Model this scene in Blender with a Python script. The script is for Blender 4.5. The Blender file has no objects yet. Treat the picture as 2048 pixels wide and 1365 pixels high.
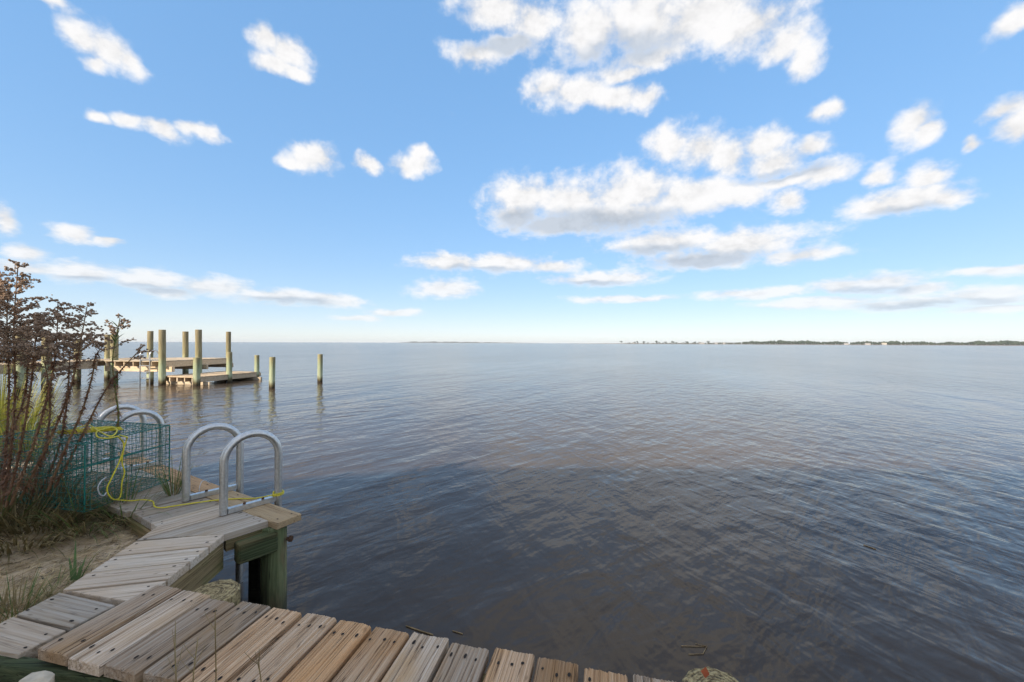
import bpy, bmesh, math, random
from mathutils import Vector, Matrix
random.seed(7)
R = math.radians
scene = bpy.context.scene
COL = scene.collection

# ------------------------------------------------------------------ camera
F_PX, CX, CY, CAM_H = 796.0, 1024.0, 682.5, 1.70
cam_d = bpy.data.cameras.new('camera')
cam_d.sensor_width = 36.0
cam_d.lens = 36.0 * F_PX / 2048.0
cam_d.clip_start = 0.05
cam_d.clip_end = 60000
cam = bpy.data.objects.new('camera', cam_d)
COL.objects.link(cam)
CAM_ROT = Matrix.Rotation(R(90.266), 3, 'X') @ Matrix.Rotation(R(0.21), 3, 'Z')
cam.matrix_world = Matrix.Translation((0, 0, CAM_H)) @ CAM_ROT.to_4x4()
scene.camera = cam
CP = Vector((0, 0, CAM_H))

def ray(px, py):
    return (CAM_ROT @ Vector(((px - CX) / F_PX, (CY - py) / F_PX, -1.0)))
def at(px, py, z):
    d = ray(px, py); return CP + d * ((z - CAM_H) / d.z)
def atY(px, py, y):
    d = ray(px, py); return CP + d * (y / d.y)
def atX(px, py, x):
    d = ray(px, py); return CP + d * (x / d.x)

# ------------------------------------------------------------------ sun, sky, exposure
SUN_AZ = Vector((-0.62, -0.785, 0)).normalized()      # horizontal direction towards the sun
SUN_EL = R(28)
to_sun = Vector((SUN_AZ.x * math.cos(SUN_EL), SUN_AZ.y * math.cos(SUN_EL), math.sin(SUN_EL)))
sun_d = bpy.data.lights.new('sun', 'SUN')
sun_d.energy = 5.0
sun_d.angle = R(0.6)
sun_d.color = (1.0, 0.87, 0.70)
sun = bpy.data.objects.new('sun', sun_d)
COL.objects.link(sun)
sun.rotation_euler = (-to_sun).to_track_quat('-Z', 'Y').to_euler()
sun.location = (-10, -12, 20)

scene.view_settings.view_transform = 'Standard'
scene.view_settings.look = 'None'
scene.view_settings.gamma = 1.0
scene.view_settings.exposure = 0.5
scene.view_settings.use_curve_mapping = False
scene.cycles.use_denoising = True
scene.cycles.adaptive_threshold = 0.02
scene.cycles.max_bounces = 6
scene.cycles.transparent_max_bounces = 8
scene.cycles.sample_clamp_indirect = 4.0

# clouds: (px, py, rx, ry, strength) read off as directions and kept as azimuth / elevation in the world
CLOUDS = [
 (165,65,42,36),(215,95,58,40),(258,122,42,28),(190,125,28,18),(115,3,40,12),
 (530,75,34,34),(570,105,48,42),(545,132,42,26),(582,150,28,18),
 (202,243,24,13),(262,250,34,19),(325,262,46,20),(400,268,46,17),
 (625,310,50,28),(592,318,34,15),(735,326,28,15),(820,328,44,22),(836,310,26,16),
 (8,440,32,30),(150,465,48,19),(215,482,32,8),(58,507,42,19),
 (60,537,80,13),(170,548,75,22),(300,562,85,24),(340,586,70,12),(430,574,90,19),(560,594,95,16),(660,602,80,14),(790,626,55,9),(720,636,50,7),
 (900,528,85,17),(1010,528,100,19),(1100,532,60,15),(1190,557,110,14),(1250,553,52,11),(895,580,66,18),
 (1050,395,75,38),(1030,425,55,32),(1150,400,95,48),(1270,388,115,50),(1380,392,105,40),(1470,394,75,30),(1230,432,155,36),(1140,452,105,20),(1576,404,36,25),
 (1330,486,120,27),(1480,490,135,29),(1600,512,85,16),(1400,515,140,21),
 (1340,285,48,38),(1400,297,52,40),(1450,312,62,36),(1530,287,52,30),(1545,322,72,32),(1622,295,44,17),(1640,345,62,26),(1580,362,85,13),
 (990,20,72,42),(1060,50,62,46),(950,110,64,28),(1020,92,66,26),(1180,60,85,62),(1280,40,125,68),(1400,30,150,74),(1500,50,105,52),(1570,78,62,36),(1612,108,40,42),(1300,112,95,30),(1240,150,56,22),
 (1090,175,48,34),(1150,190,74,33),(1225,200,74,25),(1285,198,36,22),
 (1648,228,36,21),(1830,245,52,40),(1862,266,42,20),(1820,397,120,30),(1760,412,64,20),(1862,352,52,30),(1905,392,62,20),(1762,346,36,20),
 (2015,222,50,26),(2035,255,42,32),(1958,285,22,13),(2035,40,56,38),
 (1680,572,75,16),(1765,566,95,19),(1840,577,75,12),(1500,587,115,10),(1640,606,140,13),(1810,606,170,15),(1965,590,120,18),(2000,543,100,9),(1250,598,110,8),(2000,617,120,9),
]
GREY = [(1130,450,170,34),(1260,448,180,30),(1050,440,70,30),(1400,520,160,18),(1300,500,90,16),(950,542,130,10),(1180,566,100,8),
        (1240,100,140,40),(1000,95,90,26),(1720,584,120,12),(1850,612,220,14),(300,580,140,12),(560,604,140,10),(1810,420,90,16),(1560,350,110,16),(170,560,90,9)]  # shaded cloud undersides, painted in as grey blobs

SKY_SAT = 2.03
SKY_TINT = (2.58, 2.7, 2.95, 1)        # camera white balance of the sky
def build_world():
    w = bpy.data.worlds.new('World')
    scene.world = w
    w.use_nodes = True
    nt = w.node_tree
    N, L = nt.nodes, nt.links
    N.clear()
    def nd(t, **kw):
        n = N.new(t)
        for k, v in kw.items(): setattr(n, k, v)
        return n
    def math_(op, a, b=None, c=None, clamp=False):
        n = nd('ShaderNodeMath', operation=op, use_clamp=clamp)
        for i, v in enumerate((a, b, c)):
            if v is None: continue
            if isinstance(v, (int, float)): n.inputs[i].default_value = v
            else: L.new(v, n.inputs[i])
        return n.outputs[0]
    def vm(op, a, b=None, c=None):
        n = nd('ShaderNodeVectorMath', operation=op)
        for i, v in enumerate((a, b, c)):
            if v is None: continue
            if isinstance(v, tuple): n.inputs[i].default_value = v
            else: L.new(v, n.inputs[i])
        return n.outputs['Value'] if op in ('LENGTH', 'DISTANCE', 'DOT_PRODUCT') else n.outputs[0]
    def ramp(v, a, b, c=0.0, d=1.0, mode='SMOOTHSTEP'):
        n = nd('ShaderNodeMapRange', interpolation_type=mode)
        L.new(v, n.inputs[0])
        for i, q in zip((1, 2, 3, 4), (a, b, c, d)): n.inputs[i].default_value = q
        return n.outputs[0]
    def noise(vec, scale, detail, rough=0.55):
        n = nd('ShaderNodeTexNoise')
        n.inputs['Scale'].default_value = scale
        n.inputs['Detail'].default_value = detail
        n.inputs['Roughness'].default_value = rough
        L.new(vec, n.inputs['Vector'])
        return n
    tc = nd('ShaderNodeTexCoord')
    d = tc.outputs['Generated']
    sep = nd('ShaderNodeSeparateXYZ'); L.new(d, sep.inputs[0])
    az = math_('ARCTAN2', sep.outputs[0], sep.outputs[1])
    el = math_('ARCSINE', sep.outputs[2])
    cmb = nd('ShaderNodeCombineXYZ'); L.new(az, cmb.inputs[0]); L.new(el, cmb.inputs[1])
    uv = cmb.outputs[0]
    # squash the turbulence towards the horizon, as a layer of clouds seen edge-on
    sq = math_('MULTIPLY_ADD', el, 1.7333, 0.22)
    lg = math_('DIVIDE', math_('LOGARITHM', math_('MINIMUM', math_('MAXIMUM', sq, 0.05), 1.0), math.e), 1.7333)
    lg = math_('ADD', lg, math_('MAXIMUM', math_('SUBTRACT', el, 0.45), 0.0))
    cz = nd('ShaderNodeCombineXYZ'); L.new(sep.outputs[0], cz.inputs[0]); L.new(sep.outputs[1], cz.inputs[1]); L.new(lg, cz.inputs[2])
    nz1 = noise(cz.outputs[0], 7.0, 2.0, 0.6)
    nz2 = noise(cz.outputs[0], 22.0, 2.0, 0.6)
    warp = vm('SUBTRACT', nz1.outputs['Color'], (0.5, 0.5, 0.5))
    warp2 = vm('SUBTRACT', nz2.outputs['Color'], (0.5, 0.5, 0.5))
    sq = math_('MINIMUM', sq, 1.0)
    wsc = nd('ShaderNodeCombineXYZ'); L.new(math_('MULTIPLY', sq, 0.060), wsc.inputs[0]); L.new(math_('MULTIPLY', sq, 0.050), wsc.inputs[1])
    uvw = vm('ADD', uv, vm('MULTIPLY', warp, wsc.outputs[0]))
    wsc2 = nd('ShaderNodeCombineXYZ'); L.new(math_('MULTIPLY', sq, 0.035), wsc2.inputs[0]); L.new(math_('MULTIPLY', sq, 0.03), wsc2.inputs[1])
    uvw = vm('ADD', uvw, vm('MULTIPLY', warp2, wsc2.outputs[0]))
    def blobs(lst):
        acc = None
        for (px, py, rx, ry) in lst:
            def ae(x, y):
                r = ray(x, y).normalized(); return math.atan2(r.x, r.y), math.asin(r.z)
            a0, e0 = ae(px, py)
            ra = 0.93 * abs(ae(px + rx, py)[0] - ae(px - rx, py)[0]) / 2
            re = 0.95 * abs(ae(px, py - ry)[1] - ae(px, py + ry)[1]) / 2
            v = vm('MULTIPLY_ADD', uvw, (1 / ra, 1 / re, 0), (-a0 / ra, -e0 / re, 0))
            ln = vm('LENGTH', v)
            acc = ln if acc is None else math_('SMOOTH_MIN', acc, ln, 0.25)
        return acc
    dmin = blobs(CLOUDS)
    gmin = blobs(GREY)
    m = math_('SUBTRACT', 1.0, dmin)
    # unseen sky: scattered cloud of the same kind, cover raised to brighten the shaded foreground
    big = noise(cz.outputs[0], 2.6, 2.0, 0.55)
    off_el = ramp(el, 0.70, 0.85)
    off_az = ramp(math_('ABSOLUTE', az), 0.93, 1.10)
    off = math_('MAXIMUM', off_el, off_az)
    gen = math_('MULTIPLY', math_('SUBTRACT', big.outputs['Fac'], 0.47), 2.2)
    gen = math_('MULTIPLY', math_('MAXIMUM', gen, -1.0), off)
    gen = math_('SUBTRACT', gen, math_('SUBTRACT', 1.0, off))
    m = math_('MAXIMUM', m, gen)
    fb = noise(cz.outputs[0], 17.0, 7.0, 0.62)
    fine = math_('MULTIPLY', math_('SUBTRACT', fb.outputs['Fac'], 0.5), 2.5)
    cov = math_('ADD', m, fine)
    alpha = ramp(cov, -0.50, 0.58)
    above = ramp(el, -0.002, 0.07)
    alpha = math_('MULTIPLY', alpha, ramp(el, 0.0, 0.25, 0.72, 0.97))
    alpha = math_('MULTIPLY', alpha, above)
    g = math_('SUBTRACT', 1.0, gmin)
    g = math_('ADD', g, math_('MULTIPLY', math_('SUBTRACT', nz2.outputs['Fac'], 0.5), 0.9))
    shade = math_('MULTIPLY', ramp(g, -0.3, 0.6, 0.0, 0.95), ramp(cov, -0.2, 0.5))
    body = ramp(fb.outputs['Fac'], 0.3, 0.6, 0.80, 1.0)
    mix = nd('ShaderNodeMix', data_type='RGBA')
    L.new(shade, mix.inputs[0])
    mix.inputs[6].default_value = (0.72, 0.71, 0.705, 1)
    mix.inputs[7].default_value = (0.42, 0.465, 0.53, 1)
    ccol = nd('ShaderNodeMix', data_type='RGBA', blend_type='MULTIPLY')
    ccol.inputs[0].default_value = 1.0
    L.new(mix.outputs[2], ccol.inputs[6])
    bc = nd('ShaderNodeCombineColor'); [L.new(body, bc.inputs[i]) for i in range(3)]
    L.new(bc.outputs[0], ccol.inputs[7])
    sky = nd('ShaderNodeTexSky', sky_type='NISHITA', sun_disc=False)
    sky.sun_elevation = SUN_EL
    sky.sun_rotation = math.atan2(SUN_AZ.x, SUN_AZ.y)
    sky.air_density = 1.0; sky.dust_density = 0.25; sky.ozone_density = 2.0
    hs = nd('ShaderNodeHueSaturation')
    hs.inputs['Saturation'].default_value = SKY_SAT
    tint = nd('ShaderNodeMix', data_type='RGBA', blend_type='MULTIPLY'); tint.inputs[0].default_value = 1.0
    gm = nd('ShaderNodeGamma'); gm.inputs[1].default_value = 0.28; L.new(sky.outputs[0], gm.inputs[0])
    L.new(gm.outputs[0], tint.inputs[6]); tint.inputs[7].default_value = SKY_TINT
    L.new(tint.outputs[2], hs.inputs['Color'])
    b1 = nd('ShaderNodeBackground'); L.new(hs.outputs[0], b1.inputs[0]); b1.inputs[1].default_value = 0.15
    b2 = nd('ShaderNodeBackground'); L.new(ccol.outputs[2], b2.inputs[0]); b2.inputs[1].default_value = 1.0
    ms = nd('ShaderNodeMixShader')
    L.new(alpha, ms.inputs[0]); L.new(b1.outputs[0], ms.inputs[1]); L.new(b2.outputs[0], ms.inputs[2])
    out = nd('ShaderNodeOutputWorld'); L.new(ms.outputs[0], out.inputs[0])
    w.cycles.sampling_method = 'MANUAL'
    w.cycles.sample_map_resolution = 512
build_world()

# ------------------------------------------------------------------ helpers
def tag(o, label=None, cat=None, group=None, kind=None):
    if label: o['label'] = label
    if cat: o['category'] = cat
    if group: o['group'] = group
    if kind: o['kind'] = kind
    return o
def empty(name, loc=(0, 0, 0), rz=0.0):
    o = bpy.data.objects.new(name, None); COL.objects.link(o)
    o.location = loc; o.rotation_euler = (0, 0, rz); o.empty_display_size = 0.1
    return o
class MB:
    """collects shapes, builds ONE mesh object"""
    def __init__(s): s.v = []; s.f = []; s.smooth = []
    def add(s, vs, fs, smooth=False):
        b = len(s.v); s.v += [Vector(v) for v in vs]
        s.f += [tuple(i + b for i in f) for f in fs]; s.smooth += [smooth] * len(fs)
    def box(s, c, size, rz=0.0, M=None):
        hx, hy, hz = size[0] / 2, size[1] / 2, size[2] / 2
        vs = [Vector((x, y, z)) for z in (-hz, hz) for x, y in ((-hx, -hy), (hx, -hy), (hx, hy), (-hx, hy))]
        m = Matrix.Rotation(rz, 3, 'Z') if M is None else M
        s.add([m @ v + Vector(c) for v in vs], [(3,2,1,0),(4,5,6,7),(0,1,5,4),(1,2,6,5),(2,3,7,6),(3,0,4,7)])
    def bar(s, a, b, w, h):
        a, b = Vector(a), Vector(b); d = b - a
        x = d.normalized(); up = Vector((0, 0, 1))
        if abs(x.z) > 0.95: up = Vector((0, 1, 0))
        y = up.cross(x).normalized(); z = x.cross(y)
        m = Matrix((x, y, z)).transposed()
        s.box((a + b) / 2, (d.length, w, h), M=m)
    def tube(s, path, rad, n=8, closed=False, caps=True, smooth=True):
        P = [Vector(p) for p in path]; k = len(P)
        rr = rad if isinstance(rad, (list, tuple)) else [rad] * k
        rings = []; prev = None
        for i in range(k):
            if closed: t = P[(i + 1) % k] - P[i - 1]
            else: t = P[min(i + 1, k - 1)] - P[max(i - 1, 0)]
            if t.length < 1e-9: t = Vector((0, 0, 1))
            t.normalize()
            if prev is None:
                u = Vector((0, 0, 1)) if abs(t.z) < 0.9 else Vector((1, 0, 0))
                u = (u - t * u.dot(t)).normalized()
            else:
                u = prev - t * prev.dot(t)
                u = u.normalized() if u.length > 1e-6 else t.orthogonal().normalized()
            prev = u; w = t.cross(u)
            rings.append([P[i] + (u * math.cos(2*math.pi*j/n) + w * math.sin(2*math.pi*j/n)) * rr[i] for j in range(n)])
        vs = [v for r in rings for v in r]; fs = []
        for i in range(k if closed else k - 1):
            a, b = i * n, ((i + 1) % k) * n
            for j in range(n): fs.append((a + j, a + (j+1) % n, b + (j+1) % n, b + j))
        s.add(vs, fs, smooth)
        if caps and not closed:
            s.add(rings[0], [tuple(range(n))[::-1]]); s.add(rings[-1], [tuple(range(n))])
    def blade(s, path, w, side):
        """flat tapering leaf with a slight fold"""
        k = len(path); vs = []
        for i, p in enumerate(path):
            t = i / (k - 1); ww = w * (1 - t ** 2.2) * (0.55 + 0.45 * min(1, t * 5))
            vs += [Vector(p) - side * ww, Vector(p) + side * ww]
        s.add(vs, [(2*i, 2*i+1, 2*i+3, 2*i+2) for i in range(k - 1)], True)
    def build(s, name, mat, parent=None, loc=None, rz=0.0, kind=None):
        me = bpy.data.meshes.new(name)
        off = Vector(loc) if loc is not None else Vector((0, 0, 0))
        me.from_pydata([tuple(v) for v in s.v], [], s.f)
        me.polygons.foreach_set('use_smooth', s.smooth)
        me.materials.append(mat); me.update()
        o = bpy.data.objects.new(name, me); COL.objects.link(o)
        if parent: o.parent = parent
        o.location = off; o.rotation_euler = (0, 0, rz)
        if kind: o['kind'] = kind
        return o
def recalc(o):
    bm = bmesh.new(); bm.from_mesh(o.data); bmesh.ops.recalc_face_normals(bm, faces=bm.faces); bm.to_mesh(o.data); bm.free()
def bez(p, n=20):
    """smooth curve through points (Catmull-Rom)"""
    P = [Vector(q) for q in p]; P = [P[0] * 2 - P[1]] + P + [P[-1] * 2 - P[-2]]; out = []
    segs = len(P) - 3; per = max(2, n // segs)
    for i in range(segs):
        a, b, c, d = P[i:i+4]
        for j in range(per):
            t = j / per
            out.append(0.5 * ((2*b) + (c - a) * t + (2*a - 5*b + 4*c - d) * t*t + (3*b - a - 3*c + d) * t**3))
    out.append(P[-2]); return out

# ------------------------------------------------------------------ materials
class Mat:
    def __init__(s, name):
        s.m = bpy.data.materials.new(name); s.m.use_nodes = True
        s.N = s.m.node_tree.nodes; s.L = s.m.node_tree.links; s.N.clear()
        s.out = s.N.new('ShaderNodeOutputMaterial'); s.p = s.N.new('ShaderNodeBsdfPrincipled')
        s.L.new(s.p.outputs[0], s.out.inputs[0]); s.tc = s.N.new('ShaderNodeTexCoord')
    def set(s, **kw):
        for k, v in kw.items():
            i = s.p.inputs[k.replace('_', ' ')]
            if hasattr(v, 'is_linked') or hasattr(v, 'links'): s.L.new(v, i)
            else: i.default_value = v
        return s
    def n(s, t, **kw):
        q = s.N.new(t)
        for k, v in kw.items(): setattr(q, k, v)
        return q
    def mapv(s, scale, rot=(0, 0, 0), src='Object', vec=None):
        q = s.n('ShaderNodeMapping'); s.L.new(vec or s.tc.outputs[src], q.inputs[0])
        q.inputs['Scale'].default_value = scale; q.inputs['Rotation'].default_value = rot
        return q.outputs[0]
    def geo(s): return s.n('ShaderNodeNewGeometry')
    def noise(s, vec, scale=1.0, detail=4.0, rough=0.55, dist=0.0):
        q = s.n('ShaderNodeTexNoise'); s.L.new(vec, q.inputs['Vector'])
        q.inputs['Scale'].default_value = scale; q.inputs['Detail'].default_value = detail
        q.inputs['Roughness'].default_value = rough; q.inputs['Distortion'].default_value = dist
        return q.outputs['Fac']
    def ramp(s, fac, stops, interp='LINEAR'):
        q = s.n('ShaderNodeValToRGB'); s.L.new(fac, q.inputs[0]); e = q.color_ramp.elements
        q.color_ramp.interpolation = interp
        while len(e) < len(stops): e.new(0.5)
        for i, (p, c) in enumerate(stops): e[i].position = p; e[i].color = (*c, 1) if len(c) == 3 else c
        return q.outputs[0]
    def mix(s, fac, a, b, mode='MIX'):
        q = s.n('ShaderNodeMix', data_type='RGBA', blend_type=mode)
        for i, v in ((0, fac), (6, a), (7, b)):
            if isinstance(v, (int, float)): q.inputs[i].default_value = v
            elif isinstance(v, tuple): q.inputs[i].default_value = (*v, 1) if len(v) == 3 else v
            else: s.L.new(v, q.inputs[i])
        return q.outputs[2]
    def math(s, op, a, b=0.0, clamp=False):
        q = s.n('ShaderNodeMath', operation=op, use_clamp=clamp)
        for i, v in enumerate((a, b)):
            if isinstance(v, (int, float)): q.inputs[i].default_value = v
            else: s.L.new(v, q.inputs[i])
        return q.outputs[0]
    def mr(s, v, a, b, c=0.0, d=1.0):
        q = s.n('ShaderNodeMapRange', interpolation_type='SMOOTHSTEP'); s.L.new(v, q.inputs[0])
        for i, x in zip((1, 2, 3, 4), (a, b, c, d)): q.inputs[i].default_value = x
        return q.outputs[0]
    def bump(s, h, strength=0.5, dist=0.01, normal=None):
        q = s.n('ShaderNodeBump'); s.L.new(h, q.inputs['Height'])
        q.inputs['Strength'].default_value = strength; q.inputs['Distance'].default_value = dist
        if normal: s.L.new(normal, q.inputs['Normal'])
        return q.outputs[0]
    def rnd(s): return s.n('ShaderNodeObjectInfo').outputs['Random']

def wood_mat(name, c_light, c_mid, c_dark, tint=None, tint_amt=0.0, bump=0.6, grain=(1.8, 95, 95), lo=0.30, hi=0.64, cracks=0.75, warmth=0.35):
    m = Mat(name)
    r = m.rnd()
    off = m.n('ShaderNodeCombineXYZ'); k = m.math('MULTIPLY', r, 37.0)
    for i in range(3): m.L.new(k, off.inputs[i])
    add = m.n('ShaderNodeVectorMath', operation='ADD'); m.L.new(m.tc.outputs['Object'], add.inputs[0]); m.L.new(off.outputs[0], add.inputs[1])
    v = add.outputs[0]
    g1 = m.noise(m.mapv(grain, vec=v), 1.0, 6.0, 0.65, 0.6)
    g2 = m.noise(m.mapv((grain[0] * 3, grain[1] * 3, grain[2] * 3), vec=v), 1.0, 3.0, 0.6)
    big = m.noise(m.mapv((3.0, 9.0, 9.0), vec=v), 1.0, 4.0, 0.6)
    col = m.ramp(g1, [(lo, c_dark), ((lo + hi) / 2 - 0.01, c_mid), (hi, c_light)])
    col = m.mix(m.mr(big, 0.5, 0.72, 0, 0.75), col, c_mid)
    spots = m.noise(m.mapv((9, 30, 30), vec=v), 1.0, 3.0, 0.5)
    col = m.mix(m.mr(spots, 0.66, 0.76, 0, 0.6), col, (c_dark[0]*0.6, c_dark[1]*0.55, c_dark[2]*0.5))
    if tint:
        t = m.noise(m.mapv((2.0, 5.0, 5.0), vec=v), 1.0, 4.0, 0.6)
        col = m.mix(m.mr(t, 0.42, 0.7, 0, tint_amt), col, tint)
    ck = m.noise(m.mapv((0.9, 34, 34), vec=v), 1.0, 3.0, 0.6, 0.3)
    ck = m.math('ABSOLUTE', m.math('SUBTRACT', ck, 0.5))
    ckm = m.mr(ck, 0.0, 0.012, cracks, 0.0)
    col = m.mix(ckm, col, (c_dark[0]*0.45, c_dark[1]*0.42, c_dark[2]*0.4))
    warm = m.mr(m.math('FRACT', m.math('MULTIPLY', r, 7.31)), 0.15, 1.0, 0.0, warmth)
    col = m.mix(warm, col, m.mix(1.0, col, (0.98, 0.74, 0.50), 'MULTIPLY'))
    tone = m.mr(r, 0, 1, 0.66, 1.12)
    tc_ = m.n('ShaderNodeCombineColor'); [m.L.new(tone, tc_.inputs[i]) for i in range(3)]
    col = m.mix(1.0, col, tc_.outputs[0], 'MULTIPLY')
    h = m.math('SUBTRACT', m.math('ADD', m.math('MULTIPLY', g1, 0.7), m.math('MULTIPLY', g2, 0.3)), m.math('MULTIPLY', ckm, 0.5))
    m.set(Base_Color=col, Roughness=0.85, Normal=m.bump(h, bump, 0.006))
    m.p.inputs['Specular IOR Level'].default_value = 0.25
    return m.m
M_DECK = wood_mat('weathered_grey_wood', (0.68, 0.615, 0.54), (0.53, 0.45, 0.365), (0.24, 0.17, 0.11), (0.52, 0.39, 0.25), 0.6, 0.7, (1.6, 75, 75), 0.26, 0.66, 0.4)
M_RIDGE = wood_mat('grooved_weathered_wood', (0.70, 0.60, 0.50), (0.53, 0.405, 0.295), (0.20, 0.13, 0.08), (0.52, 0.33, 0.17), 0.85, 0.9, (1.5, 110, 110), 0.32, 0.66, 0.8, 0.9)
M_CAP = wood_mat('newer_tan_wood', (0.66, 0.53, 0.35), (0.56, 0.43, 0.27), (0.32, 0.22, 0.12), None, 0, 0.4)
M_BROWN = wood_mat('brown_stained_wood', (0.56, 0.36, 0.20), (0.45, 0.27, 0.14), (0.20, 0.11, 0.06), None, 0, 0.5)
M_BEAM = wood_mat('damp_brown_beam', (0.42, 0.32, 0.17), (0.27, 0.195, 0.10), (0.08, 0.055, 0.03), (0.10, 0.15, 0.05), 0.7)
M_GREENBEAM = wood_mat('green_treated_beam', (0.15, 0.175, 0.09), (0.075, 0.10, 0.045), (0.025, 0.03, 0.016), (0.22, 0.13, 0.06), 0.7)
M_DARKWOOD = wood_mat('dark_wood', (0.05, 0.05, 0.035), (0.03, 0.028, 0.02), (0.012, 0.011, 0.009), None, 0, 0.5)  # very dark brown in every grain tone
M_FARWOOD = wood_mat('sun_bleached_dock_wood', (0.74, 0.63, 0.48), (0.62, 0.51, 0.37), (0.38, 0.29, 0.19), None, 0, 0.3, (2, 20, 20))

def pile_mat(name, zoff=0.0):
    m = Mat(name)
    o = m.mapv((14, 14, 1.6)); g = m.noise(o, 1.0, 5.0, 0.65, 0.4)
    sp = m.n('ShaderNodeSeparateXYZ'); m.L.new(m.tc.outputs['Object'], sp.inputs[0])
    wob = m.math('MULTIPLY', m.math('SUBTRACT', m.noise(m.mapv((6, 6, 2)), 1.0, 4.0), 0.5), 0.35)
    z = m.math('ADD', sp.outputs[2], wob)
    zr = m.math('DIVIDE', z, 2.2, True)
    base = m.ramp(zr, [(0.03, (0.045, 0.035, 0.022)), (0.07, (0.15, 0.125, 0.065)), (0.13, (0.38, 0.42, 0.28)), (0.33, (0.35, 0.40, 0.25)), (0.5, (0.31, 0.28, 0.155)), (1.0, (0.28, 0.235, 0.145))])
    col = m.mix(1.0, base, m.ramp(g, [(0.3, (0.55, 0.52, 0.48)), (0.6, (1.05, 1.05, 1.05))]), 'MULTIPLY')
    m.set(Base_Color=col, Roughness=0.85, Normal=m.bump(g, 0.6, 0.01))
    m.p.inputs['Specular IOR Level'].default_value = 0.25
    return m.m
M_PILE = pile_mat('weathered_piling')

def simple(name, col, rough=0.6, metal=0.0, var=0.25, scale=30.0, bump=0.0, spec=0.4, trans=0.0):
    m = Mat(name)
    g = m.noise(m.mapv((scale,) * 3), 1.0, 4.0, 0.6)
    lo = tuple(c * (1 - var) for c in col); hi = tuple(min(1, c * (1 + var)) for c in col)
    m.set(Base_Color=m.ramp(g, [(0.3, lo), (0.7, hi)]), Roughness=rough, Metallic=metal)
    m.p.inputs['Specular IOR Level'].default_value = spec
    if bump: m.set(Normal=m.bump(g, bump, 0.004))
    return m.m
M_ALU = simple('brushed_aluminium', (0.60, 0.61, 0.61), 0.36, 0.9, 0.16, 60, 0.15)
M_STEEL = simple('rusty_bolt_iron', (0.09, 0.045, 0.025), 0.85, 0.2, 0.5, 60, 0.6)
M_SCREW = simple('dark_screw_hole', (0.025, 0.018, 0.014), 0.9, 0, 0.3)
M_WIRE = simple('green_vinyl_wire', (0.008, 0.15, 0.12), 0.4, 0, 0.3, 40)
M_ROPE = simple('yellow_rope', (0.70, 0.60, 0.05), 0.6, 0, 0.25, 150, 0.8)
M_WHITE = simple('white_tie_wire', (0.5, 0.5, 0.5), 0.5, 0, 0.1)
M_STONE = simple('pale_stone', (0.55, 0.47, 0.36), 0.9, 0, 0.25, 20, 0.6)
M_LEAF = simple('red_leaf', (0.45, 0.10, 0.03), 0.6, 0, 0.3)
M_STRAW = simple('dry_straw', (0.30, 0.205, 0.10), 0.8, 0, 0.7, 14)

def blade_mat(name, a, b, c):
    m = Mat(name)
    g = m.noise(m.mapv((7, 7, 7)), 1.0, 3.0, 0.7)
    m.set(Base_Color=m.ramp(g, [(0.3, a), (0.5, b), (0.7, c)]), Roughness=0.55)
    m.p.inputs['Specular IOR Level'].default_value = 0.3
    t = m.n('ShaderNodeBsdfTranslucent'); t.inputs[0].default_value = (*b, 1)
    mx = m.n('ShaderNodeMixShader'); mx.inputs[0].default_value = 0.25
    m.L.new(m.p.outputs[0], mx.inputs[1]); m.L.new(t.outputs[0], mx.inputs[2]); m.L.new(mx.outputs[0], m.out.inputs[0])
    return m.m
M_GRASS = blade_mat('green_beach_grass', (0.06, 0.11, 0.035), (0.11, 0.18, 0.05), (0.24, 0.25, 0.085))
M_GRASSDRY = blade_mat('dry_beach_grass', (0.16, 0.11, 0.05), (0.28, 0.21, 0.09), (0.38, 0.30, 0.15))
M_GRASSDARK = blade_mat('dark_thatch', (0.07, 0.055, 0.024), (0.16, 0.125, 0.05), (0.34, 0.26, 0.12))
M_GRASSYEL = blade_mat('yellow_green_grass', (0.17, 0.20, 0.03), (0.30, 0.30, 0.05), (0.42, 0.36, 0.09))
M_STEM = blade_mat('goldenrod_stem', (0.16, 0.085, 0.05), (0.25, 0.14, 0.075), (0.34, 0.24, 0.11))
M_STEMGREEN = blade_mat('goldenrod_green_stem', (0.10, 0.12, 0.03), (0.20, 0.20, 0.05), (0.28, 0.24, 0.08))
M_DEADLEAF = blade_mat('withered_leaf', (0.12, 0.06, 0.035), (0.24, 0.12, 0.065), (0.46, 0.30, 0.17))
M_SEED = simple('dark_seed_fluff', (0.30, 0.215, 0.155), 0.95, 0, 0.55, 60, 0.0, 0.1)

def sand_mat():
    m = Mat('straw_strewn_sand')
    v = m.tc.outputs['Object']
    g = m.noise(m.mapv((60, 60, 60)), 1.0, 6.0, 0.7); b = m.noise(m.mapv((2.2, 2.2, 2.2)), 1.0, 5.0, 0.6)
    st = m.noise(m.mapv((90, 9, 9), (0, 0, R(35))), 1.0, 3.0, 0.6)
    col = m.ramp(b, [(0.3, (0.44, 0.32, 0.20)), (0.55, (0.64, 0.49, 0.33)), (0.75, (0.72, 0.58, 0.41))])
    col = m.mix(m.mr(st, 0.5, 0.75, 0, 0.7), col, (0.25, 0.17, 0.095))
    col = m.mix(m.mr(g, 0.35, 0.7, 0.0, 0.5), col, (0.72, 0.59, 0.43))
    m.set(Base_Color=col, Roughness=0.95, Normal=m.bump(m.math('ADD', g, m.math('MULTIPLY', st, 0.8)), 0.7, 0.012))
    m.p.inputs['Specular IOR Level'].default_value = 0.1
    return m.m
M_SAND = sand_mat()

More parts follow.
